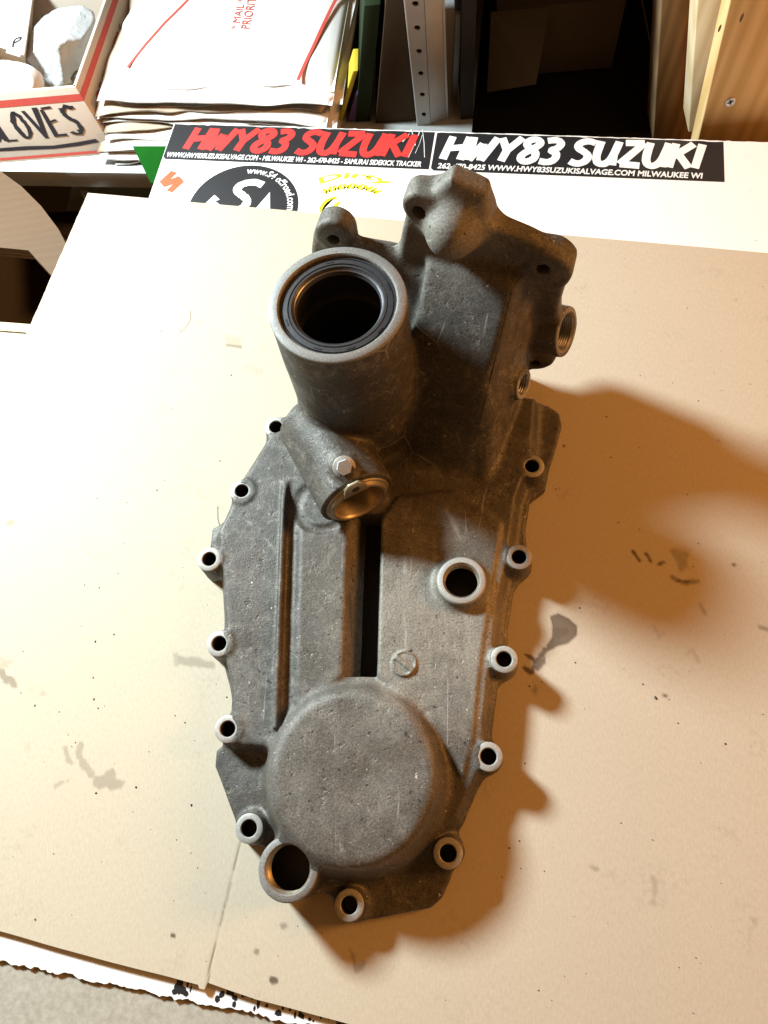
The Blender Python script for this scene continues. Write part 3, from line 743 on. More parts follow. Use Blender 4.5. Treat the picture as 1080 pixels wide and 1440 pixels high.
seal = lathe('oil_seal', [(32.1, -9), (32.1, -2.6), (31.6, -2.2), (31.0, -2.2), (30.6, -3.0), (30.2, -2.1), (27.6, -1.9), (27.2, -2.7), (26.7, -2.0), (25.6, -2.0), (25.2, -2.8), (24.6, -3.2), (24.0, -4.6), (23.2, -6.0), (23.9, -8.0), (25.5, -9.5)], tc, (0, 0, 1), M['rubber'], tb, 96, 30)
lathe('garter_spring', [(24.35, -3.3), (24.0, -3.6), (23.75, -4.2), (23.85, -4.8)], tc, (0, 0, 1), M['seal_metal'], seal, 96)
lathe('bore', [(25.6, -9.6), (29.5, -9.7), (29.5, -30), (26.5, -31), (26.5, -36), (28.5, -37), (28.5, -100), (0.01, -100)], tc, (0, 0, 1), M['dark_bore'], tb, 96)
for ang in (100, 20, -38, -75, 200, 250):       # small moulded notches round the seal
    a = math.radians(ang); u_ = np.array([math.cos(a), math.sin(a), 0]); v_ = np.array([-u_[1], u_[0], 0]); q = tc + u_ * 29.0
    hexa('notch', [q - u_ * .5 - v_ * 2.2 + (0, 0, -2.6), q + u_ * .5 - v_ * 2.2 + (0, 0, -2.6), q + u_ * .5 + v_ * 2.2 + (0, 0, -2.6), q - u_ * .5 + v_ * 2.2 + (0, 0, -2.6),
                   q - u_ * .5 - v_ * 2.2 + (0, 0, -1.78), q + u_ * .5 - v_ * 2.2 + (0, 0, -1.78), q + u_ * .5 + v_ * 2.2 + (0, 0, -1.78), q - u_ * .5 + v_ * 2.2 + (0, 0, -1.78)], M['vinyl_black'], seal)
# side ports
s1, s2 = part_obj['threaded_port'][:2]
lathe('machined_face', [(15.7, -1.0), (15.4, -0.2), (14.8, 0.1), (12.6, 0.1), (12.0, -0.6)], port1, pa, M['rim'], s1); threaded(port1 - pa * 0.4, pa, 11.3, 12, M['seal_metal'], s1, cav=0.5)
lathe('machined_face', [(9.8, -1.0), (9.5, -0.2), (9.0, 0.1), (7.4, 0.1), (6.9, -0.6)], port2, pa, M['face'], s2); threaded(port2 - pa * 0.4, pa, 6.5, 8, M['seal_metal'], s2, cav=0.3, total=15)
# gear boss: bronze sleeve, lock tab and bolt
gb = part_obj['gear_boss'][0]
sleeve = lathe('bronze_sleeve', [(21.2, -1.4), (21.4, 0.0), (20.8, 0.7), (19.6, 0.9), (19.2, 2.6), (18.5, 3.2), (17.0, 3.3), (16.3, 2.7), (15.7, 1.0), (15.6, -6), (14.6, -9), (14.4, -26), (0.01, -26)], sp, sn, M['brass'], gb, 72, 30)
su, sv, _ = basis(sn)                   # sv points up the face
if sv[2] < 0: sv = -sv; su = -su
tabp = [(-8.5, 15.5), (8.5, 15.5), (6.0, 25.0), (3.2, 28.0), (-3.2, 28.0), (-6.0, 25.0)]
n_ = len(tabp)
tv = [sp + su * a + sv * b + sn * 2.2 for a, b in tabp] + [sp + su * a + sv * b + sn * 4.2 for a, b in tabp]
tab = obj('lock_tab', tv, [tuple(range(n_ - 1, -1, -1)), tuple(range(n_, 2 * n_))] + [(i, (i + 1) % n_, n_ + (i + 1) % n_, n_ + i) for i in range(n_)], M['brass'], gb); bevel(tab, 0.4)
lathe('tab_hole', [(2.6, 4.28), (2.3, 4.25), (0.01, 4.22)], sp + sv * 21.5 + su * 0.3, sn, M['dark_bore'], tab, 24)
bs = part_obj['bolt_seat'][0]
lathe('machined_face', [(6.9, -2.6), (6.9, -2.0), (6.4, -1.6), (0.01, -1.6)], bt, bn, M['face'], bs, 40)
bh = lathe('bolt_head', [(4.9, -1.7), (4.9, 2.6), (4.4, 3.1), (0.01, 3.15)], bt, bn, M['steel'], bs, 6, 20)

# ================================================================== PRINT AND LETTERING
LET = {  # brush letters as strokes in a unit box
    'H': [[(0.08, 1), (0.0, 0)], [(0.82, 1), (0.74, 0)], [(0.02, 0.46), (0.80, 0.56)]],
    'W': [[(0.0, 1), (0.10, 0), (0.48, 0.72), (0.60, 0), (1.02, 1)]],
    'Y': [[(0.0, 1), (0.36, 0.48)], [(0.85, 1.04), (0.36, 0.46), (0.26, 0)]],
    '8': [[(0.44, 0.54), (0.14, 0.72), (0.20, 0.95), (0.55, 1.0), (0.76, 0.82), (0.50, 0.58), (0.10, 0.34), (0.06, 0.10), (0.34, -0.02), (0.66, 0.14), (0.66, 0.38), (0.44, 0.54)]],
    '3': [[(0.12, 0.94), (0.50, 1.0), (0.74, 0.84), (0.62, 0.62), (0.34, 0.53), (0.64, 0.42), (0.66, 0.16), (0.40, 0.0), (0.02, 0.06)]],
    'S': [[(0.86, 0.90), (0.56, 1.0), (0.20, 0.90), (0.16, 0.68), (0.44, 0.54), (0.70, 0.38), (0.66, 0.12), (0.34, -0.02), (0.0, 0.10)]],
    'U': [[(0.06, 1), (0.0, 0.36), (0.14, 0.04), (0.46, 0.02), (0.68, 0.30), (0.80, 1)], [(0.70, 0.5), (0.74, 0.0)]],
    'Z': [[(0.06, 0.96), (0.82, 0.98), (0.04, 0.06), (0.84, 0.02)]],
    'K': [[(0.08, 1), (0.0, 0)], [(0.78, 1.0), (0.08, 0.46)], [(0.26, 0.56), (0.78, 0.0)]],
    'I': [[(0.12, 1), (0.02, 0)]],
    'G': [[(0.8, 0.86), (0.44, 1.0), (0.08, 0.66), (0.06, 0.24), (0.4, 0.0), (0.76, 0.16), (0.76, 0.46), (0.48, 0.44)]],
    'L': [[(0.06, 1), (0.0, 0.02), (0.70, 0.0)]],
    'O': [[(0.40, 1.0), (0.08, 0.74), (0.06, 0.26), (0.36, 0.0), (0.70, 0.24), (0.72, 0.72), (0.40, 1.0)]],
    'V': [[(0.0, 1), (0.42, 0.0), (0.74, 1.02)]],
    'E': [[(0.68, 0.98), (0.06, 0.98), (0.04, 0.02), (0.68, 0.04)], [(0.06, 0.52), (0.56, 0.54)]],
    'P': [[(0.06, 0.0), (0.06, 1.0), (0.52, 0.98), (0.64, 0.76), (0.48, 0.54), (0.08, 0.50)]],
}
ADV = {'W': 1.2, 'I': 0.36, 'Y': 0.95, ' ': 0.42, '8': 0.86, '3': 0.84}
def smooth_line(p, n=4):
    p = [np.array(q, float) for q in p]
    if len(p) < 4: return p
    for _ in range(2):
        q = [p[0]]
        for a, b in zip(p[:-1], p[1:]): q += [a * 0.75 + b * 0.25, a * 0.25 + b * 0.75]
        q.append(p[-1]); p = q
    return p
def ribbon2d(line, w, rnd=0.0):
    line = [np.array(q, float) for q in line]; L, R = [], []
    for i, q in enumerate(line):
        a = line[max(0, i - 1)]; b = line[min(len(line) - 1, i + 1)]
        d = b - a; d = d / (np.linalg.norm(d) + 1e-9); nn = np.array([-d[1], d[0]])
        if 0 < i < len(line) - 1:
            d1 = q - a; d1 /= np.linalg.norm(d1) + 1e-9; k = max(0.45, float(np.dot(np.array([-d1[1], d1[0]]), nn)))
        else: k = 1.0
        ww_ = w * (1 + rnd * random.uniform(-1, 1)) / k
        L.append(q + nn * ww_ / 2); R.append(q - nn * ww_ / 2)
    return L, R
def strokes(text, height, width, wt, shear=0.22, cornered='WZKHVYILE', jit=0.0, rnd=0.05):
    """flat brush lettering: list of quads strips in 2-D, scaled to the given width."""
    out = []; x = 0
    for ch in text:
        for st in LET.get(ch, []):
            segs = [[a, b] for a, b in zip(st[:-1], st[1:])] if ch in cornered else [smooth_line(st)]
            for line in segs: out.append([(x + px + shear * py + jit * random.uniform(-1, 1), py + jit * random.uniform(-1, 1)) for px, py in line])
        x += ADV.get(ch, 1.0) 
    xs = [q[0] for l in out for q in l]; x0, x1 = min(xs), max(xs)
    res = []
    for l in out:
        L, R = ribbon2d([((px - x0) / (x1 - x0) * width, py * height) for px, py in l], wt, rnd); res.append((L, R))
    return res
def strokes_mesh(name, strips, to3, mat, parent):
    v, f = [], []; lift = 0.0
    for L, R in strips:
        n = len(L); b = len(v)
        v += [to3(q[0], q[1], lift + 0.004 * i) for i, q in enumerate(L)] + [to3(q[0], q[1], lift + 0.004 * i) for i, q in enumerate(R)]
        f += [(b + i, b + n + i, b + n + i + 1, b + i + 1) for i in range(n - 1)]; lift += 0.012
    return obj(name, v, f, mat, parent)
def text_mesh(name, body, to3, width, height, mat, parent, shear=0.2, bold=0.02):
    cu = bpy.data.curves.new('tmp', 'FONT'); cu.body = body; cu.size = 1.0; cu.shear = shear; cu.offset = bold; cu.resolution_u = 3
    o = bpy.data.objects.new('tmp', cu); C.objects.link(o); bpy.context.view_layer.update()
    dg = bpy.context.evaluated_depsgraph_get(); me = bpy.data.meshes.new_from_object(o.evaluated_get(dg))
    bpy.data.objects.remove(o); bpy.data.curves.remove(cu)
    co = np.array([v.co[:] for v in me.vertices])
    lo = co.min(0); hi = co.max(0)
    me.name = name
    for v, c in zip(me.vertices, co):
        q = to3((c[0] - lo[0]) / (hi[0] - lo[0]) * width, (c[1] - lo[1]) / max(hi[1] - lo[1], 1e-6) * height, 0.0); v.co = [k * MM for k in q]
    me.materials.clear(); return link(name, me, mat, parent)

# stickers on the board: coordinates s (right) and t (towards the viewer) along the board's back edge
def sticker_strip(s0, s1, t0, t1, big, bigmat, small, label, name='bumper_sticker', bigx=(0.07, 0.97), smallx=(0.01, 0.97), worn=True):
    root = empty(name); tag(root, label, 'sticker', 'stickers on the white board')
    n = 90; top, bot = [], []
    for i in range(n + 1):
        s = s0 + (s1 - s0) * i / n
        top.append(bpt(s, t0 + (1.3 * float(vnoise(np.array(i / 1.7), np.array(s0), 4)) ** 3 if worn else 0), BT + 0.12))
    bot = [bpt(s1, t1, BT + 0.12), bpt(s0 + 2.0, t1, BT + 0.12), bpt(s0 - 0.5, t1 - 2.5, BT + 0.12)]
    pts = top + bot
    obj('backing', pts, [tuple(range(len(pts)))[::-1]], M['vinyl_black'], root)
    W, Hh = s1 - s0, t1 - t0
    to3 = lambda dz, ox, oy: (lambda x, y, l: bpt(s0 + ox + x, t0 + oy - y, BT + dz + l))
    strokes_mesh('lettering', strokes(big, Hh * 0.60, W * (bigx[1] - bigx[0]), Hh * 0.155), to3(0.20, W * bigx[0], Hh * 0.70), bigmat, root)
    text_mesh('small_lettering', small, to3(0.22, W * smallx[0], Hh * 0.945), W * (smallx[1] - smallx[0]), Hh * 0.145, M['ink_white'], root, 0.15, 0.028)
    return root
sticker_strip(1, 238.5, 1.0, 43.5, 'HWY83 SUZUKI', M['ink_red'], 'WWW.HWY83SUZUKISALVAGE.COM - MILWAUKEE WI - 262-470-8425 - SAMURAI SIDEKICK TRACKER',
              'worn black bumper sticker with big red brush lettering on the white board', bigx=(0.075, 0.93))
sticker_strip(240.5, 476, 1.0, 44.5, 'HWY83 SUZUKI', M['ink_white'], '262-470-8425 WWW.HWY83SUZUKISALVAGE.COM MILWAUKEE WI',
              'black bumper sticker with big white brush lettering on the white board', bigx=(0.035, 0.93), smallx=(0.02, 0.93))
def to_board(px, py): 
    q = P2(px, py, BT) - b0; return float(q @ ub), float(q @ vb)
rsx = [o for o in C.objects if o.name == 'bumper_sticker'][0]
for (xa, ya_, xb, yb_) in ((574, 222, 590, 186), (584, 216, 594, 190), (566, 200, 576, 188), (578, 182, 584, 205), (594, 182, 597, 222)):
    qa_, qb_ = to_board(xa, ya_), to_board(xb, yb_); L, R = ribbon2d([qa_, ((qa_[0] + qb_[0]) / 2 + 0.5, (qa_[1] + qb_[1]) / 2), qb_], 0.55, 0.5)
    obj('scratch', [bpt(*q, BT + 0.42) for q in L + R], [(0, 3, 4, 1), (1, 4, 5, 2)], M['ink_white'], rsx)
# round sticker, half under the cardboard
rc = to_board(341, 293); rr0 = abs(to_board(420, 290)[0] - rc[0])
rs = empty('round_sticker'); tag(rs, 'round black sticker with white script half hidden under the cardboard', 'sticker', 'stickers on the white board')
obj('backing', [bpt(rc[0] + rr0 * math.cos(a), rc[1] + rr0 * math.sin(a), BT + 0.12) for a in np.linspace(0, 2 * math.pi, 64, endpoint=False)], [tuple(range(64))[::-1]], M['vinyl_black'], rs)
def arc_to3(r, a0, dz=0.2): return lambda x, y, l: bpt(rc[0] + (r + y) * math.cos(a0 - x / r), rc[1] - (r + y) * math.sin(a0 - x / r), BT + dz + l)
text_mesh('rim_lettering', 'www.S4 offroad.com', arc_to3(rr0 * 0.80, math.radians(97)), rr0 * 1.35, rr0 * 0.15, M['ink_white'], rs, 0.1, 0.02)
big = [[(-0.42 + 0.62 * x + 0.16 * y, -0.10 + 0.72 * y) for x, y in LET['S'][0]], [(0.16, -0.35), (0.42, 0.22), (0.50, -0.35)], [(-0.42, -0.04), (-0.62, 0.10), (-0.52, 0.22)]]
strokes_mesh('script_lettering', [ribbon2d([(x * rr0, y * rr0) for x, y in smooth_line(l)], rr0 * 0.15, 0.1) for l in big], lambda x, y, l: bpt(rc[0] + x, rc[1] - y, BT + 0.2 + l), M['ink_white'], rs)
# yellow sticker print
ys = empty('yellow_sticker'); tag(ys, 'faded yellow lettered sticker beside the round black sticker', 'sticker', 'stickers on the white board')
yc = to_board(490, 300); yr = 36.0
ya = lambda r, a0, dz=0.15: (lambda x, y, l: bpt(yc[0] + 1.25 * (r + y) * math.cos(a0 - x / r), yc[1] - (r + y) * math.sin(a0 - x / r), BT + dz + l))
text_mesh('arched_lettering', 'Dirty', ya(yr, math.radians(128)), yr * 1.30, 9.0, M['ink_yellow'], ys, 0.1, 0.025)
text_mesh('second_lettering', 'MMMMMM', ya(yr * 0.72, math.radians(135)), yr * 1.05, 6.5, M['ink_yellow'], ys, 0.3, 0.03)
text_mesh('third_lettering', 'C', ya(yr * 0.30, math.radians(190)), yr * 0.36, 11, M['ink_yellow'], ys, 0.1, 0.05)
# orange angular S emblem
em = empty('emblem_sticker'); tag(em, 'small orange angular S shaped emblem near the corner of the board', 'sticker', 'stickers on the white board')
def emb(pts, name):
    q = [bpt(*to_board(*p), BT + 0.12) for p in pts]; obj(name, q, [tuple(range(len(q)))[::-1]], M['ink_orange'], em)
emb([(224 + 35 * u, 271 - 31 * v) for u, v in ((0, .50), (.48, 1), (.72, .90), (.46, .62), (.80, .76), (1, .50), (.52, 0), (.28, .10), (.54, .38), (.20, .24))], 'stroke')

# worn printed strip along the board's front edge
def front_print():
    root = empty('worn_edge_print'); tag(root, 'torn remains of black print along the front edge of the white board', 'sticker', 'stickers on the white board')
    tD = 654.5
    for s0, s1, dens, seed in ((172, 181, 0.8, 5), (184, 330, 0.26, 8)):
        s = s0; k = 0
        while s < s1:
            for row in range(5):
                if random.random() < dens:
                    w = random.uniform(0.6, 2.6); h = random.uniform(0.8, 2.4); t = tD - 12.0 + row * 2.2 + random.uniform(-0.6, 0.6)
                    ang = random.uniform(-0.6, 0.6); n = 6
                    pts = [bpt(s + w * random.uniform(0.6, 1.2) * math.cos(2 * math.pi * i / n + ang), t + h * random.uniform(0.6, 1.2) * math.sin(2 * math.pi * i / n + ang), BT + 0.10 + 0.004 * (k % 12)) for i in range(n)]
                    FLK[0] += [tuple(len(FLK[1]) + i for i in range(n))[::-1]]; FLK[1] += pts; k += 1
            s += random.uniform(1.2, 2.6)
    o = obj('print_flakes', FLK[1], FLK[0], M['vinyl_black'], root); o['kind'] = 'stuff'
FLK = [[], []]
front_print()

# ================================================================== BEHIND THE BOARD
SZ = -62.0
def PY(px, py, y):                          # the sight line of a pixel at depth y
    d = CAMROT @ np.array([px - CX, -(py - CY), -F]); t = y / d[1]; return np.array([d[0] * t, y, H + d[2] * t])
fl_o = prism('floor', [(-1600, -900), (1600, -900), (1600, 1900), (-1600, 1900)], -760, -750, M['dark']); fl_o['kind'] = 'structure'
# metal shelf
sh = empty('metal_shelf'); tag(sh, 'galvanised metal shelf with a folded lip behind the white board', 'shelf')
f0, f1 = P2(30, 241, SZ), P2(240, 244, SZ); fd = (f1 - f0) / np.linalg.norm(f1 - f0); fn = np.array([-fd[1], fd[0]])
a_, b_ = f0 - fd * 260, f0 + fd * 452
prism('shelf_deck', [a_ + fn * 2.2, b_ + fn * 2.2, b_ + fn * 420, a_ + fn * 420], SZ - 1.5, SZ - 0.1, M['shelf'], sh)
prism('front_lip', [a_, b_, b_ + fn * 2.0, a_ + fn * 2.0], SZ - 19, SZ, M['shelf'], sh, 0.5)
prism('lip_return', [a_ + fn * 2.2, b_ + fn * 2.2, b_ + fn * 14, a_ + fn * 14], SZ - 19, SZ - 17.5, M['shelf'], sh)
# pieces seen in the gap under the shelf
g0 = P(86, 290, -140)
hexa_pts = lambda q, w, d, h: [(q[0], q[1], q[2]), (q[0] + w, q[1], q[2]), (q[0] + w, q[1] + d, q[2]), (q[0], q[1] + d, q[2]), (q[0], q[1], q[2] + h), (q[0] + w, q[1], q[2] + h), (q[0] + w, q[1] + d, q[2] + h), (q[0], q[1] + d, q[2] + h)]
pan = hexa('grey_panel', hexa_pts((g0[0] - 8, g0[1] - 30, -170), 150, 260, 8), plain('grey_green_paint', (0.22, 0.24, 0.20), 0.6, 0, 0.15, 40), None, 1.0)
tag(pan, 'grey green panel in the gap below the metal shelf', 'panel')
bar = hexa('steel_bar', [P(112, 268, -110), P(124, 268, -110), P(142, 306, -110), P(132, 306, -110), P(112, 268, -104), P(124, 268, -104), P(142, 306, -104), P(132, 306, -104)], M['shelf'], None, 0.5)
tag(bar, 'pale steel bar slanting below the metal shelf', 'bar')
# curved plywood piece at the left edge
def plywood():
    root = empty('curved_plywood'); tag(root, 'curved plywood panel below the left side of the cardboard', 'plywood')
    z1 = -46.0; rim = [(-80, 215), (-30, 226), (0, 240), (30, 262), (58, 290), (82, 322), (100, 356), (110, 395), (112, 430), (40, 352), (-80, 340)]
    q = [P2(x, y, z1) for x, y in rim]; n = len(q)
    prism('panel', q, z1 - 1.2, z1, M['ply'], root)
    for k in range(4):      # plies of the edge
        off = [(a * 1.0 + np.array([0.6 * (k % 2), -0.6 * (k % 2)])) for a in q]
        prism('ply_layer', off, z1 - 1.25 - 2.6 * (k + 1) + 0.05, z1 - 1.25 - 2.6 * k, M['ply_edge'] if k % 2 else M['ply'], root)
plywood()
db = hexa('plywood_shade_block', hexa_pts((P(0, 400, -120)[0] - 260, P(0, 460, -120)[1] - 10, -260), 330, 170, 130), plain('shade_block_brown', (0.014, 0.005, 0.0015), 0.9, spec=0.0), None, 2.0)  # added block, its dark colour stands in for shadow under the plywood
tag(db, 'dark brown block standing in for the shadow under the plywood panel', 'box')

# ------------------------------------------------------------------ open white carton with a red stripe
def carton():
    root = empty('open_carton'); tag(root, 'open white shipping carton with a red stripe and handwritten GLOVES', 'carton')
    zt = -9.0
    fr_t, fl_t = P(106, 122, zt), P(-60, 166, zt)
    fr_b, fl_b = P(164, 216, SZ), P(-40, 232, SZ)
    br_t = P(152, -8, zt); br_t = fr_t + (br_t - fr_t) * 1.3; br_b = np.array([br_t[0] + 8, br_t[1], SZ])
    fr_b[2] = fl_b[2] = SZ; fl_t = fl_b + (fr_t - fr_b); br_b = br_t - (fr_t - fr_b)
    T = 3.0
    def wall(name, b0_, b1_, t0_, t1_, inward):
        inn_ = np.array([*inward, 0.0]); inn_ = inn_ / np.linalg.norm(inn_) * T
        return hexa(name, [b0_, b1_, b1_ + inn_, b0_ + inn_, t0_, t1_, t1_ + inn_, t0_ + inn_], M['boxcard'], root, 0.5)
    wall('wall', fl_b, fr_b, fl_t, fr_t, (0, 1))
    wall('wall', fr_b, br_b, fr_t, br_t, (-1, 0.05))
    bl_b = fl_b + (br_b - fr_b); bl_t = fl_t + (br_t - fr_t)
    wall('wall', br_b, bl_b, br_t, bl_t, (0, -1)); wall('wall', bl_b, fl_b, bl_t, fl_t, (1, 0))
    obj('base', [fl_b + (0, 0, .5), fr_b + (0, 0, .5), br_b + (0, 0, .5), bl_b + (0, 0, .5)], [(0, 1, 2, 3)], M['boxcore'], root)
    def on(b0_, b1_, t0_, t1_, out_, u, v): # point on a wall, lifted outwards
        p = (b0_ * (1 - u) + b1_ * u) * (1 - v) + (t0_ * (1 - u) + t1_ * u) * v; return p + np.array(out_) * 0.35
    def nrm(a, b, c):
        k = np.cross(b - a, c - a); return k / np.linalg.norm(k)
    nF = nrm(fl_b, fr_b, fr_t); nS = nrm(fr_b, br_b, br_t)
    F_ = lambda u, v: on(fl_b, fr_b, fl_t, fr_t, nF * 0.5, u, v); S_ = lambda u, v: on(fr_b, br_b, fr_t, br_t, nS * 0.5, u, v)
    for nm, W_ in (('red_stripe', F_), ('red_stripe', S_)):
        us = np.linspace(0, 1, 12); vv = [W_(u, 0.80) for u in us] + [W_(u, 0.90) for u in us]
        obj(nm, vv, [(i, i + 1, 13 + i, 12 + i) for i in range(11)], M['ink_faded_red'], root)
    vv = [F_(u, 0.03) for u in np.linspace(0, 1, 8)] + [F_(u, 0.07) for u in np.linspace(0, 1, 8)]
    obj('red_stripe', vv, [(i, i + 1, 9 + i, 8 + i) for i in range(7)], M['ink_faded_red'], root)
    # handwriting, mapped through the front wall
    L_ = np.linalg.norm(fr_b - fl_b)
    def hand(x, y, l):
        p = F_(x, y); return p + nF * (0.1 + l)
    st = strokes('GLOVES', 0.44, 0.66, 0.030, 0.06, jit=0.03, rnd=0.25)
    v, f = [], []; lift = 0.0
    for L, R in st:
        n = len(L); b = len(v)
        v += [hand(0.24 + q[0], 0.30 + q[1] * 0.95 + 0.06 * q[0], lift) for q in L] + [hand(0.24 + q[0], 0.30 + q[1] * 0.95 + 0.06 * q[0], lift) for q in R]
        f += [(b + i, b + n + i, b + n + i + 1, b + i + 1) for i in range(n - 1)]; lift += 0.03
    obj('handwriting', v, f, M['ink_black'], root)
    L, R = ribbon2d([(0.2, 0.20), (0.45, 0.19), (0.62, 0.17), (0.80, 0.19), (0.93, 0.22)], 0.045, 0.3)
    n = len(L); obj('underline', [hand(*q, 0) for q in L] + [hand(*q, 0) for q in R], [(i, n + i, n + i + 1, i + 1) for i in range(n - 1)], M['ink_black'], root)
    text_mesh('printed_lettering', 'PRIORITY', lambda x, y, l: S_(0.10 + x, 0.36 + y) + nS * 0.15, 0.62, 0.30, M['ink_faded_red'], root, 0.2, 0.0)
carton()
def crumpled(name, c, size, mat, seed, label, cat):
    """a soft crumpled pillow."""
    bm = bmesh.new(); bmesh.ops.create_icosphere(bm, subdivisions=5, radius=1.0)
    rr_ = np.random.default_rng(seed); dirs = rr_.normal(size=(26, 3)); dirs /= np.linalg.norm(dirs, axis=1)[:, None]; offs = rr_.uniform(0.55, 0.95, 26)
    for v in bm.verts:
        d = np.array(v.co[:]); h = dirs @ d; t = 1.0
        for k in range(26):
            if h[k] > 0.05: t = min(t, offs[k] / h[k])
        q = d * t; v.co = [(c[i] + q[i] * size[i]) * MM for i in range(3)]
    me = bpy.data.meshes.new(name); bm.to_mesh(me); bm.free(); me.polygons.foreach_set('use_smooth', [True] * len(me.polygons))
    return tag(link(name, me, mat), label, cat)
crumpled('plastic_bag', P(86, 62, -28), (42, 62, 26), M['bag'], 3, 'crumpled clear plastic bag inside the open white carton', 'plastic bag')
crumpled('paper_wad', P(16, 118, -30), (34, 26, 20), M['paper'], 5, 'crumpled whitish paper wad at the front left of the open carton', 'paper')
crumpled('dark_parts_bag', P(82, 106, -40), (40, 14, 13), plain('grey_parts', (0.20, 0.18, 0.15), 0.4, 0.2, 0.5, 150), 9, 'small bag of grey parts against the front of the open carton', 'plastic bag')
sb = empty('small_white_box'); tag(sb, 'small whitish box with a black P label at the top left corner', 'box')
q0 = P(46, 70, -12)
hexa('body', [P(-80, 60, -50), P(40, 96, -50), P(50, 0, -50), P(-80, -30, -50), P(-80, 40, -10), P(34, 78, -10), P(50, -30, -10), P(-80, -60, -10)], M['boxcard'], sb, 0.8)
lq = [P(8, 74, -9.6), P(28, 80, -9.6), P(34, 42, -9.6), P(24, 38, -9.6)]
obj('label', [lq[0], lq[1], lq[2], lq[3]], [(0, 1, 2, 3)], M['paper'], sb)
strokes_mesh('lettering', strokes('P', 11, 7, 2.0, 0.0), lambda x, y, l: P(18, 66, -9.3) + np.array([x - 0.1 * y, y + 0.5 * x, l]), M['ink_black'], sb)

